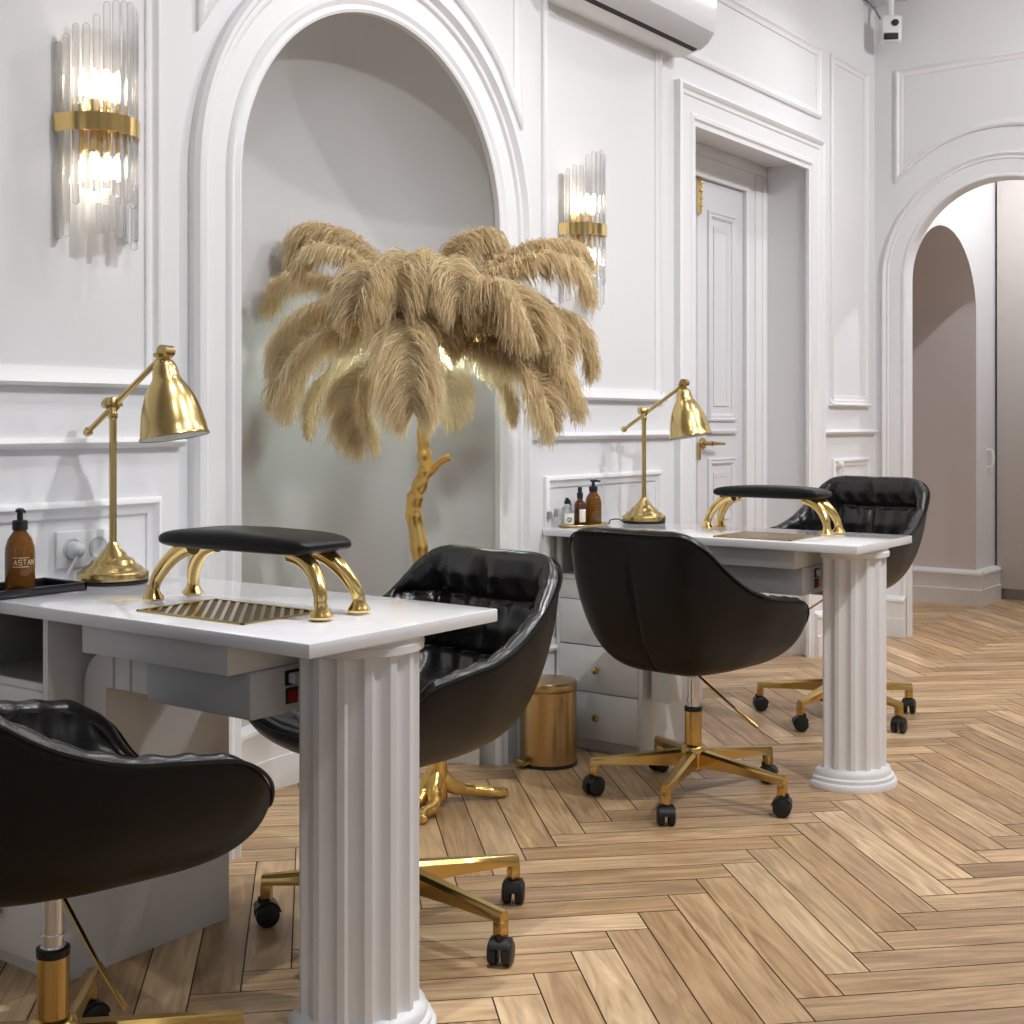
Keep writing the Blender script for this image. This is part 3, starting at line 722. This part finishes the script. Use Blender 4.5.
# ------------------------------------------------------------------ wall sconces
def make_sconce(y0, seed, label):
    rr = random.Random(seed); A, Bx = .105, .122
    s_ = thing('wall_sconce', label, 'wall lamp', (0.0, y0, 1.845), 0, 'crystal rod wall sconces')
    b = MB(); b.box((.0, -.035, -.06), (.012, .035, .06), .003); b.build('back_plate', 'gold', s_)
    el = [(Bx * math.sin(PI * i / 40), -A * math.cos(PI * i / 40)) for i in range(41)]
    b = MB(); vs = []; h = .021
    for (x, y) in el: vs += [(x + .002, y, -h), (x + .002, y, h), (x * .97 + .0, y * .97, h), (x * .97, y * .97, -h)]
    fs = [(i * 4 + j, i * 4 + (j + 1) % 4, (i + 1) * 4 + (j + 1) % 4, (i + 1) * 4 + j) for i in range(40) for j in range(4)] + [(3, 2, 1, 0), tuple(160 + i for i in range(4))]
    b.add(vs, fs); b.build('band', 'gold', s_)
    N = 14
    for k in range(N):
        t = k / (N - 1); a = PI * (.02 + .96 * t); x, y = Bx * .90 * math.sin(a), -A * .90 * math.cos(a); R = .0085
        top = .19 + .13 * math.sin(PI * min(1, t * .95)) ** 1.0 * (.35 + .65 * t) + rr.uniform(-.012, .012)
        bot = -.265 + .03 * t + rr.uniform(-.012, .01) if (t < .14 or t > .72) else -(.15 + .12 * abs(t - .35)) + rr.uniform(-.015, .015)
        if t >= .72: bot = -.265 + rr.uniform(-.012, .012)
        b = MB(); b.lathe([(0, bot - .006), (R * .7, bot - .002), (R, bot), (R, top), (R * .6, top + .006), (0, top + .008)], (x, y, 0), 8, cap=False, smooth=False); b.build('glass_rod', 'rod', s_)
    for k in range(7):          # shorter frosted rods hanging inside
        t = k / 6; a = PI * (.35 + .45 * t); x, y = Bx * .66 * math.sin(a), -A * .66 * math.cos(a)
        b = MB(); b.lathe([(.0075, -.262 + .02 * rr.random()), (.0075, -.16 - .03 * rr.random())], (x, y, 0), 10, smooth=True); b.build('glass_rod', 'rod', s_)
    for y, x in ((-.030, .05), (.002, .06), (.034, .05)):
        b = MB(); b.tube([(x, y, -.062), (x, y, .062)], .0075, 12); b.build('candle_tube', 'gold', s_)
        for z in (.085, -.085):
            b = MB(); b.lathe([(0, -.026), (.008, -.022), (.012, -.006), (.011, .008), (.006, .022), (0, .028)], (x, y, z), 14); b.build('bulb', 'bulb', s_)
    b = MB(); b.box((.011, -.030, -.006), (.05, .034, .006), .002); b.build('bracket', 'gold', s_)
    for z in (.10, -.10):
        ld = bpy.data.lights.new('sconce_glow', 'POINT'); ld.energy = .8; ld.color = (1, .87, .70); ld.shadow_soft_size = .03
        lo = bpy.data.objects.new('sconce_glow', ld); COL.objects.link(lo); lo.parent = s_; lo.location = (.07, 0, z)
    return s_
make_sconce(1.925, 3, 'crystal rod wall sconce with gold band, above the near desk at the left')
make_sconce(3.998, 5, 'crystal rod wall sconce with gold band, partly behind the feathers, near the doorway')

# ------------------------------------------------------------------ feather floor lamp
LX, LY = .125, 3.045
def make_feather_lamp():
    root = thing('feather_floor_lamp', 'palm shaped floor lamp of tan ostrich plumes on a gold branch, before the niche', 'floor lamp', (LX, LY, 0))
    ray = Vector((LX - CAMX, LY, 0)).normalized(); lat = Vector((ray.y, -ray.x, 0))
    dcen = -(LX - CAMX) * math.sin(YAW) + LY * math.cos(YAW); mpp = dcen / FPX
    pxc = 512 + FPX * (math.cos(YAW) * (LX - CAMX) + math.sin(YAW) * LY) / dcen
    def P(px, py, w=0.):      # metres in the lamp's own frame: sideways, up, and out from the trunk
        k = (dcen - w) / dcen
        return lat * ((px - pxc) * mpp * k) - ray * w + Vector((0, 0, CAMH + (423 - py) * mpp * k))
    # trunk: gnarled branch
    tr = [P(437, 800), P(438, 740), P(433, 660), P(424, 590), P(419, 545), P(414, 515), P(415, 498), P(421, 482), P(426, 468), P(424, 452), P(424, 430), P(427, 400), P(430, 360), P(432, 335)]
    path = spline(tr, 6); b = MB(); n = len(path)
    b.tube(path, [.030 - .014 * (i / n) + .0022 * math.sin(i * 1.1) + .0014 * math.sin(i * 1.9 + 1) for i in range(n)], 14)
    trunk = b.build('trunk', 'leaf', root)
    b = MB(); br = spline([P(422, 478), P(430, 473), P(439, 463, .02), P(450, 457, .03)], 5); b.tube(br, [.014, .013, .012, .0115] + [.0105] * (len(br) - 5) + [.0125], 12); b.build('branch_stub', 'leaf', trunk)
    foot = Vector((tr[0].x, tr[0].y, 0))
    for k, (a, l_) in enumerate(((60, .225), (-62, .20), (135, .20), (195, .18), (255, .14))):
        d = Vector((math.cos(math.radians(a)), math.sin(math.radians(a)), 0)); s2 = Vector((-d.y, d.x, 0))
        pt = spline([foot + Vector((0, 0, .11)), foot + d * .045 + Vector((0, 0, .055)), foot + d * l_ * .55 + s2 * .015 + Vector((0, 0, .030)), foot + d * l_ * .8 - s2 * .008 + Vector((0, 0, .022)), foot + d * l_ + Vector((0, 0, .014))], 5)
        b = MB(); b.tube(pt, [.026 - .013 * (i / (len(pt) - 1)) + .002 * math.sin(i * 2.3 + k) for i in range(len(pt))], 12); b.build('root', 'leaf', root)
    b = MB(); hp = P(431, 332); b.lathe([(0, -.05), (.02, -.045), (.032, -.02), (.034, .01), (.022, .035), (0, .04)], hp, 18); b.build('feather_socket', 'leaf', root)
    for (px, py, w) in ((448, 356, .12), (378, 346, .10), (425, 340, -.10), (478, 348, .10)):
        q = P(px, py, w); b = MB(); b.lathe([(0, -.016), (.010, -.010), (.012, 0), (.010, .010), (0, .016)], q, 14); b.tube([q, q * .4 + hp * .6, hp], .003, 6); b.build('bulb', 'led', root)
        ld = bpy.data.lights.new('bulb_glow', 'POINT'); ld.energy = 6.0; ld.color = (.84, 1, .97); ld.shadow_soft_size = .02
        lo = bpy.data.objects.new('bulb_glow', ld); COL.objects.link(lo); lo.parent = root; lo.location = q
    def feather(pts, blen, roll, N=620, droop=.50, w0=.0, wl=None):
        c0 = P(431, 322)
        ctrl = [c0] + [P(*p) for p in pts]
        R = np.array([v[:] for v in spline(ctrl, 14)]); nR = len(R)
        seg = np.linalg.norm(np.diff(R, axis=0), axis=1); s_ = np.concatenate([[0], np.cumsum(seg)]); s_ /= s_[-1]
        N = int(N * 2.6); tt = RNG.random(2 * N) ** .8 * .94 + .06
        side = np.where(np.arange(2 * N) % 2 == 0, 1., -1.)
        p0 = np.stack([np.interp(tt, s_, R[:, k]) for k in range(3)], 1)
        e = 2e-2
        T = np.stack([np.interp(np.minimum(tt + e, 1), s_, R[:, k]) - np.interp(np.maximum(tt - e, 0), s_, R[:, k]) for k in range(3)], 1)
        T /= np.linalg.norm(T, axis=1, keepdims=True) + 1e-9
        end = ctrl[-1] - ctrl[0]; rad = Vector((end.x, end.y, 0)); rad = rad.normalized() if rad.length > .02 else Vector(-ray)
        hz = np.array((-rad.y, rad.x, 0.))
        S = hz[None, :] - T * (T @ hz)[:, None]; S /= np.linalg.norm(S, axis=1, keepdims=True) + 1e-9
        U = np.cross(T, S)
        ro = math.radians(roll)
        S = S * math.cos(ro) + U * math.sin(ro)
        prof = np.minimum(1, .45 + 1.7 * tt) * np.where(tt > .8, 1 - (tt - .8) * 2.4, 1.)
        tipf = np.clip((tt - .82) / .18, 0, 1)[:, None]
        ln = blen * 1.16 * prof * (.62 + .50 * RNG.random(2 * N))
        clump = .06 * np.sin(tt * 61 + side * 1.7) + .05 * np.sin(tt * 137 + side * 2.9)
        d = S * side[:, None] * (.92 - .30 * tipf + .14 * RNG.standard_normal((2 * N, 1))) + T * (.34 + .10 * tipf + clump[:, None] + .16 * RNG.standard_normal((2 * N, 1))) + U * (.10 + .20 * RNG.standard_normal((2 * N, 1)) + .10 * np.sin(tt * 23 + side)[:, None])
        d /= np.linalg.norm(d, axis=1, keepdims=True)
        K = 6; ss = np.linspace(0, 1, K)
        g = np.array((0, 0, -1.))
        wv = RNG.random((2 * N, 1)) * 6.28
        pts_ = []
        for q in ss:
            lq = ln[:, None]
            pos = p0 + d * lq * (q - .22 * q * q) + g * lq * (droop * q * q * (1 + .25 * clump[:, None])) + T * lq * .06 * q * q - S * side[:, None] * lq * .07 * q ** 3 + U * lq * .05 * np.sin(q * 7 + wv) + S * lq * .03 * np.sin(q * 9 + wv * 2)
            pts_.append(pos)
        A = np.stack(pts_, 1)                       # barb, k, xyz
        dirs = A[:, 1:] - A[:, :-1]; dirs = np.concatenate([dirs, dirs[:, -1:]], 1); dirs /= np.linalg.norm(dirs, axis=2, keepdims=True) + 1e-9
        rnd = RNG.standard_normal((2 * N, 1, 3)); wdt = np.cross(dirs, rnd + T[:, None, :] * 1.2); wdt /= np.linalg.norm(wdt, axis=2, keepdims=True) + 1e-9
        wid = np.array([.0009, .0012, .0013, .0012, .0009, .0004])[None, :, None] * (.75 + .6 * RNG.random((2 * N, 1, 1)))
        V = np.stack([A - wdt * wid, A + wdt * wid], 2).reshape(-1, 3)
        base = (np.arange(2 * N) * K * 2)[:, None]; kk = np.arange(K - 1) * 2
        F = np.stack([base + kk, base + kk + 1, base + kk + 3, base + kk + 2], 2).reshape(-1, 4)
        me = bpy.data.meshes.new('feather'); nv, nf = len(V), len(F)
        me.vertices.add(nv); me.vertices.foreach_set('co', V.astype(np.float32).ravel())
        me.loops.add(nf * 4); me.loops.foreach_set('vertex_index', F.astype(np.int32).ravel())
        me.polygons.add(nf); me.polygons.foreach_set('loop_start', np.arange(nf, dtype=np.int32) * 4); me.polygons.foreach_set('loop_total', np.full(nf, 4, dtype=np.int32))
        me.update(calc_edges=True)
        ca = me.color_attributes.new('strand', 'FLOAT_COLOR', 'POINT')
        tone = np.repeat(.80 + .36 * RNG.random(2 * N), K * 2); ca.data.foreach_set('color', np.stack([tone, tone, tone, np.ones_like(tone)], 1).astype(np.float32).ravel())
        me.polygons.foreach_set('use_smooth', np.ones(nf, dtype=bool)); me.materials.append(M['feather'])
        o = bpy.data.objects.new('feather', me); COL.objects.link(o); o.parent = root
        b = MB(); qs = [Vector(r) for r in R[::3]] + [Vector(R[-1])]; b.tube(qs, [.0028 - .0022 * i / (len(qs) - 1) for i in range(len(qs))], 6); b.build('quill', 'quill', o)
        return o
    # (points along the quill: px, py, metres towards the viewer), barb length, roll
    feather([(395, 275, -.08), (345, 234, -.18), (310, 232, -.22), (298, 262, -.22)], .115, 8)
    feather([(385, 282, .02), (345, 253, .06), (312, 250, .06), (298, 276, .05)], .095, 0)
    feather([(402, 282, .12), (378, 266, .24), (362, 276, .32), (357, 312, .34)], .115, 0, 720)
    feather([(380, 300, -.06), (330, 280, -.12), (290, 278, -.14), (271, 304, -.13)], .10, 0)
    feather([(385, 318, .0), (335, 305, .02), (296, 322, .03), (281, 362, .02)], .12, 12)
    feather([(390, 325, .08), (342, 330, .14), (299, 350, .15), (282, 396, .11)], .13, -18, 720)
    feather([(395, 345, -.03), (345, 365, -.06), (317, 388, -.06), (311, 424, -.04)], .085, 0)
    feather([(400, 345, .10), (365, 372, .17), (350, 398, .18), (366, 440, .15)], .105, -20)
    feather([(415, 322, .16), (402, 322, .30), (409, 366, .36), (413, 412, .35)], .125, 0, 860)
    feather([(425, 285, .10), (412, 256, .22), (400, 268, .30), (399, 305, .32)], .115, 0, 720)
    feather([(436, 282, .10), (444, 260, .24), (456, 274, .32), (458, 308, .32)], .105, 0, 720)
    feather([(445, 285, -.10), (462, 242, -.16), (484, 232, -.18), (495, 250, -.16)], .12, 0)
    feather([(465, 288, .0), (515, 250, -.02), (565, 240, -.02), (589, 258, -.02)], .095, 6)
    feather([(470, 290, .06), (525, 260, .10), (572, 260, .11), (588, 288, .10)], .115, 0)
    feather([(452, 302, .12), (480, 284, .26), (514, 290, .32), (532, 330, .32)], .125, 0, 800)
    feather([(475, 310, .06), (522, 296, .16), (556, 316, .18), (560, 356, .16)], .115, 8)
    feather([(480, 325, -.04), (545, 310, -.08), (583, 328, -.10), (592, 368, -.08)], .085, 0)
    feather([(468, 338, .05), (528, 346, .10), (562, 368, .10), (576, 402, .08)], .115, -8, 720)
    feather([(462, 342, .12), (508, 356, .22), (537, 382, .24), (550, 418, .21)], .115, 0, 720)
    feather([(455, 345, .02), (488, 360, .05), (504, 383, .06), (511, 412, .04)], .080, 0)
    feather([(440, 350, -.12), (450, 375, -.20), (450, 395, -.22), (442, 415, -.20)], .09, 0)
    feather([(415, 300, -.16), (390, 290, -.26), (375, 320, -.32), (372, 365, -.32)], .11, 0)
    feather([(450, 305, -.16), (475, 292, -.26), (492, 318, -.32), (498, 362, -.32)], .11, 0)
    feather([(430, 300, .06), (428, 300, .16), (436, 322, .20), (440, 345, .18)], .10, 0)
    return root
make_feather_lamp()

# ------------------------------------------------------------------ waste bin
bn = thing('pedal_bin', 'small brushed brass pedal bin on the floor beside the white drawers', 'bin', (.122, 3.655, 0), math.radians(-108))
b = MB(); b.lathe([(.098, 0), (.098, .010), (.095, .012)], n=44); b.build('base_ring', 'black', bn)
b = MB(); b.lathe([(.0955, .0115), (.0955, .250), (.093, .253)], n=48); b.build('body', 'binm', bn)
b = MB(); b.lathe([(.0965, .254), (.0975, .257), (.0975, .276), (.094, .282), (.06, .288), (0, .290)], n=48); b.build('lid', 'binm', bn)
b = MB(); b.box((.088, -.026, .014), (.125, .026, .020), .002); b.box((.120, -.026, .012), (.127, .026, .032), .002); b.build('pedal', 'brass', bn)

# ------------------------------------------------------------------ small things on the desks
def pump_bottle(loc, R, H, rot, m, label, text_z=None):
    o = thing('pump_bottle', label, 'bottle', loc, rot)
    b = MB(); b.lathe([(0, .001), (R * .92, .0), (R, .004), (R, H * .60), (R * .97, H * .70), (R * .80, H * .83), (R * .50, H * .93), (R * .42, H * .97), (R * .42, H)], n=36, cap=False); body = b.build('bottle_body', m, o)
    b = MB(); b.lathe([(R * .50, H * .97), (R * .52, H * .985), (R * .52, H * 1.115), (R * .42, H * 1.13), (R * .20, H * 1.135), (R * .20, H * 1.25), (R * .30, H * 1.255), (R * .30, H * 1.30), (0, H * 1.31)], n=24)
    b.tube([(-R * .35, 0, H * 1.285), (R * .5, 0, H * 1.295), (R * .95, 0, H * 1.275)], [R * .15, R * .14, R * .10], 10); b.build('pump', 'black', o)
    return o, body
def print_on(body, R, z0, z1, a0, a1, m='print'):
    b = MB(); n = 14; vs = []; 
    for i in range(n + 1):
        a = a0 + (a1 - a0) * i / n
        for r, z in ((R + .0003, z0), (R + .0003, z1), (R + .0007, z1), (R + .0007, z0)): vs.append((r * math.cos(a), r * math.sin(a), z))
    b.add(vs, [(i * 4 + j, i * 4 + (j + 1) % 4, (i + 1) * 4 + (j + 1) % 4, (i + 1) * 4 + j) for i in range(n) for j in range(4)], True)
    return b.build('printed_label', m, body)
tr = thing('tray', 'low black tray under the pump bottle at the wall end of the near desk', 'tray', (0.1, 1.645, SLABZ + .0006))
b = MB(); b.box((-.075, -.14, 0), (.08, .14, .004), .001)
for a, c in (((-.075, -.14), (.08, -.132)), ((-.075, .132), (.08, .14)), ((-.075, -.14), (-.067, .14)), ((.072, -.14), (.08, .14))): b.box((*a, .0035), (*c, .018), .0015)
b.build('tray_body', 'blackg', tr)
# amber pump bottle on the tray; label band faces the room
po, body = pump_bottle((.098, 1.672, SLABZ + .0050), .0315, .136, math.radians(-15), 'amber', 'amber glass pump bottle with black pump, standing on the black tray')
va = math.radians(-35)
for z0, z1, w in ((.073, .0745, .9), (.0535, .055, .9)): print_on(body, .0315, z0, z1, va - w * .2, va + w)
def letters_on(body, txt, R, z, h, a0, m):
    """raised print: block letters bent round the bottle"""
    G = {'A': [(0, 0, .5, 1), (.5, 1, 1, 0), (.2, .4, .8, .4)], 'S': [(1, 1, 0, 1), (0, 1, 0, .5), (0, .5, 1, .5), (1, .5, 1, 0), (1, 0, 0, 0)], 'T': [(.5, 0, .5, 1), (0, 1, 1, 1)],
         'I': [(.5, 0, .5, 1)], 'N': [(0, 0, 0, 1), (0, 1, 1, 0), (1, 0, 1, 1)], 'L': [(0, 1, 0, 0), (0, 0, 1, 0)]}
    b = MB(); w = h * .62
    for i, ch in enumerate(txt):
        for (x0, y0, x1, y1) in G[ch]:
            pt = []
            for k in range(4):
                x = x0 + (x1 - x0) * k / 3; y = y0 + (y1 - y0) * k / 3; a = a0 + (i * w * 1.45 + x * w) / R
                pt.append(((R + .0006) * math.cos(a), (R + .0006) * math.sin(a), z + y * h))
            b.tube(pt, h * .085, 5)
    return b.build('printed_letters', m, body)
letters_on(body, 'ASTAN', .0315, .0585, .0105, va - .1, 'print')
# socket and lamp plug behind the near desk
so = thing('wall_socket', 'white double wall socket with a plug and grey cable, behind the near desk lamp', 'socket', (0, 1.902, .855))
b = MB(); b.box((0, -.077, -.0425), (.011, .077, .0425), .003); b.build('face_plate', 'plastic', so)
for y in (-.036, .036):
    b = MB(); b.lathe([(.026, .011), (.026, .0125), (.0225, .0125), (.0215, .0112), (.0, .0112)], (0, y, 0), 28, Matrix.Rotation(PI / 2, 4, 'Y')); b.build('socket_ring', 'greyp', so)
b = MB(); b.lathe([(.0195, .0112), (.0205, .026), (.017, .036), (.010, .042), (0, .043)], (0, -.036, -.002), 20, Matrix.Rotation(PI / 2, 4, 'Y'))
b.tube(spline([(.034, -.036, -.008), (.036, -.045, -.022), (.030, -.058, -.048), (.022, -.066, -.071)], 5), .0035, 8); b.build('plug', 'greyp', so)

tr2 = thing('tray', 'thin oval brass tray under the small bottles on the farther desk', 'tray', (.066, 3.955, SLABZ + .0006), math.radians(82))
b = MB(); b.lathe([(0, 0), (.13, 0), (.138, .006), (.136, .008), (.128, .003), (0, .003)], n=40, mtx=Matrix.Diagonal((.86, .42, 1, 1))); b.build('tray_body', 'brass', tr2)
po2, body2 = pump_bottle((.080, 4.000, SLABZ + .0040), .030, .122, math.radians(5), 'amber', 'larger amber pump bottle with black pump, on the brass tray of the farther desk')
for z0, z1 in ((.056, .0575), (.047, .0485), (.066, .067)): print_on(body2, .029, z0, z1, -1.0, .1)
sp_ = thing('spray_bottle', 'small dark amber bottle with black nozzle and cream label, left of the larger pump bottle', 'bottle', (.062, 3.940, SLABZ + .0040))
b = MB(); b.lathe([(0, .001), (.0195, 0), (.021, .003), (.021, .072), (.018, .082), (.010, .090), (.009, .098)], n=28, cap=False); bd = b.build('bottle_body', 'amberd', sp_)
print_on(bd, .021, .012, .058, -1.05, .25, 'label')
b = MB(); b.lathe([(.0105, .096), (.0112, .098), (.0112, .116), (.0075, .118), (.0075, .136), (.0, .137)], n=20); b.build('nozzle', 'black', sp_)
cb_ = thing('clear_bottle', 'small clear bottle with cream label and dark ring mark, left on the brass tray', 'bottle', (.047, 3.880, SLABZ + .0040))
b = MB(); b.lathe([(0, .001), (.022, 0), (.024, .003), (.024, .052), (.018, .064), (.009, .072), (.009, .082)], n=28, cap=False); bd = b.build('bottle_body', 'clear', cb_)
print_on(bd, .024, .008, .046, -1.35, .45, 'label')
b = MB(); a = -.62; c_ = Vector((.0251 * math.cos(a), .0251 * math.sin(a), .024)); tn = Vector((-math.sin(a), math.cos(a), 0))
b.tube([c_ + tn * .0068 * math.cos(q * PI / 10) + Vector((0, 0, .0068 * math.sin(q * PI / 10))) for q in range(21)], .0018, 6, False); b.build('ring_mark', 'ink', bd)
b = MB(); b.lathe([(.010, .078), (.010, .090), (.006, .092), (.006, .100), (0, .101)], n=16); b.tube([(0, 0, .098), (.016, -.006, .090), (.022, -.010, .074)], .003, 8); b.build('spout', 'ink', cb_)
for k, (x, y, h_, lab) in enumerate(((.020, 3.809, .055, 'thicker grey capped vial at the wall corner of the farther desk'), (.024, 3.844, .062, 'slim grey capped vial between the thicker vial and the brass tray'))):
    v = thing('vial', lab, 'vial', (x, y, SLABZ + .0006), 0, 'grey capped vials')
    b = MB(); b.lathe([(.009 - .002 * k, 0), (.009 - .002 * k, h_ * .6)], n=16); b.build('tube', 'clear', v)
    b = MB(); b.lathe([(.0085 - .002 * k, h_ * .6), (.0085 - .002 * k, h_), (.005, h_ + .004)], n=16); b.build('cap', 'grey', v)
b = MB(); b.tube(spline([(.080, 4.20, SLABZ + .004), (.085, 4.16, SLABZ + .014), (.090, 4.10, SLABZ + .014), (.10, 4.075, SLABZ + .004), (.06, 4.085, SLABZ + .0035), (.012, 4.15, SLABZ + .0035)], 6), .0025, 8)
tag(b.build('lamp_cord', 'black'), 'thin black cord looped between the brass tray and the farther desk lamp', 'cord')

# ------------------------------------------------------------------ air conditioner, camera, small fittings
ac = thing('air_conditioner', 'white air conditioner high on the wall between sconce and doorway', 'air conditioner', (0, 3.80, 0))
prof = [(.0, 2.642), (.05, 2.635), (.125, 2.652), (.168, 2.675), (.196, 2.712), (.204, 2.76), (.203, 2.89), (.190, 2.925), (.0, 2.930)]
b = MB(); b.prism(prof, 0, .915, lambda u, v, w: (u, w, v)); b.build('body', 'plastic', ac)
b = MB(); b.prism([(.108, 2.6455), (.132, 2.6515), (.132, 2.660), (.108, 2.660)], .02, .895, lambda u, v, w: (u, w, v)); b.build('outlet_slot', 'dark', ac)
b = MB(); b.prism([(.134, 2.651), (.170, 2.671), (.198, 2.708), (.194, 2.712), (.166, 2.678), (.134, 2.658)], .012, .903, lambda u, v, w: (u + .003, w, v - .003)); b.build('louver', 'greyp', ac)

sc_ = thing('security_camera', 'small white security camera under the ceiling in the far corner', 'camera', (.145, 6.80, CZ), math.radians(-60))
sc_.scale = (1.35, 1.35, 1.2)
b = MB(); b.lathe([(.055, 0), (.055, -.012), (.045, -.02), (.014, -.022), (.012, -.10), (0, -.10)], n=28); b.build('mount', 'plastic', sc_)
b = MB(); b.box((-.032, -.04, -.215), (.032, .04, -.098), .014, 4); cbody = b.build('body', 'plastic', sc_)
b = MB(); b.lathe([(.0, .0), (.014, .0), (.014, .006), (0, .008)], (.031, .012, -.135), 20, Matrix.Rotation(PI / 2, 4, 'Y')); b.build('lens', 'ink', cbody)
b = MB(); b.box((.028, -.032, -.208), (.0335, .026, -.178), .006, 3); b.build('sensor_window', 'ink', cbody)
b = MB(); b.tube([(.0, -.038, -.11), (-.02, -.06, -.05), (-.05, -.09, -.002)], .004, 8); b.build('cable', 'grey', sc_)

pg = thing('wall_plug', 'small white plug on the narrow low panel right of the doorway', 'plug', (.0, 6.43, .935))
b = MB(); b.lathe([(.018, 0), (.018, .03), (.012, .036), (0, .037)], (0, 0, 0), 18, Matrix.Rotation(PI / 2, 4, 'Y')); b.build('plug_body', 'plastic', pg)
b = MB(); b.tube([(.03, 0, -.004), (.034, 0, -.03), (.02, .0, -.07), (.006, .01, -.12)], .004, 8); b.build('cord', 'plastic', pg)

wd = thing('wardrobe', 'tall greige wardrobe seen through the arch at the right edge', 'wardrobe', (.112, 8.80, 0))
b = MB(); b.box((.0, .02, .07), (1.95, .55, 2.75)); b.build('carcass', 'greige', wd)
b = MB(); b.box((.0, .03, 0), (1.95, .54, .069)); b.build('plinth', 'grey', wd)
for k in range(3):
    b = MB(); b.box((.006 + .648 * k, 0, .072), (.65 + .648 * k, .019, 2.745), .002); b.build('door', 'greige', wd)
wh = thing('wall_hook', 'small white curved hook on the white wall strip left of the wardrobe', 'hook', (CX0, 8.66, .92))  # curved closet handle
b = MB(); b.tube(spline([(0, 0, .055), (.028, 0, .050), (.036, 0, .0), (.028, 0, -.05), (0, 0, -.055)], 5), .008, 10); b.lathe([(.016, 0), (.014, .008), (0, .010)], (0, 0, .055), 14, Matrix.Rotation(PI / 2, 4, 'Y')); b.build('grip', 'plastic', wh)

# ------------------------------------------------------------------ light
w = bpy.data.worlds.new('sky'); SC.world = w; w.use_nodes = True
bg = w.node_tree.nodes['Background']; bg.inputs[0].default_value = (.86, .93, 1, 1); bg.inputs[1].default_value = .95
def portal(loc, rot, sx, sy):
    l = bpy.data.lights.new('window_portal', 'AREA'); l.shape = 'RECTANGLE'; l.size = sx; l.size_y = sy; l.cycles.is_portal = True
    o = bpy.data.objects.new('window_portal', l); COL.objects.link(o); o.location = loc; o.rotation_euler = rot
for (a, c, z0, z1) in WB: portal(((a + c) / 2, YB - .02, (z0 + z1) / 2), (PI / 2, 0, 0), c - a, z1 - z0)
for (a, c, z0, z1) in WR: portal((XR + .02, (a + c) / 2, (z0 + z1) / 2), (PI / 2, 0, PI / 2), c - a, z1 - z0)
def unseen_downlight(x, y, e, aim, ang=95, size=.03, col=(.99, .985, 1)):  # out of view; some placed from cast shadows, others added to brighten surfaces
    d = bpy.data.objects.new('downlight', None); COL.objects.link(d); d.parent = bpy.data.objects['ceiling']; d.location = (x, y, CZ)
    b = MB(); b.lathe([(.055, -.001), (.055, -.006), (.042, -.008), (.040, -.001)], n=28); b.build('trim_ring', 'plastic', d)
    b = MB(); b.lathe([(0, -.002), (.039, -.002)], n=24, cap=False); b.build('lens', 'spot', d)
    l = bpy.data.lights.new('downlight_beam', 'SPOT'); l.energy = e; l.color = col; l.spot_size = math.radians(ang); l.spot_blend = .9; l.shadow_soft_size = size
    o = bpy.data.objects.new('downlight_beam', l); COL.objects.link(o); o.parent = d; o.location = (0, 0, -.03)
    v = Vector((aim[0] - x, aim[1] - y, aim[2] - CZ)); o.rotation_euler = v.to_track_quat('-Z', 'Y').to_euler()
for (x, y, e, aim, ang) in (
        (2.0, 4.55, 118, (.3, 4.2, .6), 95),
        (1.0, 3.35, 65, (.5, 2.6, .5), 80),
        (.75, 5.95, 34, (.5, 4.9, .6), 115),
        (2.4, 1.0, 65, (.7, 2.2, .4), 80),
        (1.2, 1.83, 220, (.68, 1.83, .78), 6),  # added to brighten the near worktop
        (2.7, 2.7, 260, (.4, 3.1, 1.2), 55),  # unseen front light, aimed at the plumes to brighten them
        (3.3, 4.4, 150, (1.6, 4.6, .0), 90),
        (2.6, 5.6, 225, (.9, 6.95, 1.7), 90),  # unseen, aimed at the far wall to brighten it
        (1.0, 7.9, 165, (.4, 8.5, .9), 120)):
    unseen_downlight(x, y, e * .72, aim, ang + 35)

vs_ = SC.view_settings; vs_.view_transform = 'Standard'; vs_.look = 'None'; vs_.gamma = 1; vs_.use_curve_mapping = False; vs_.exposure = -.10
SC.cycles.max_bounces = 10; SC.cycles.transparent_max_bounces = 24; SC.cycles.transmission_bounces = 10
SC.cycles.sample_clamp_indirect = 6; SC.cycles.caustics_reflective = False; SC.cycles.caustics_refractive = False
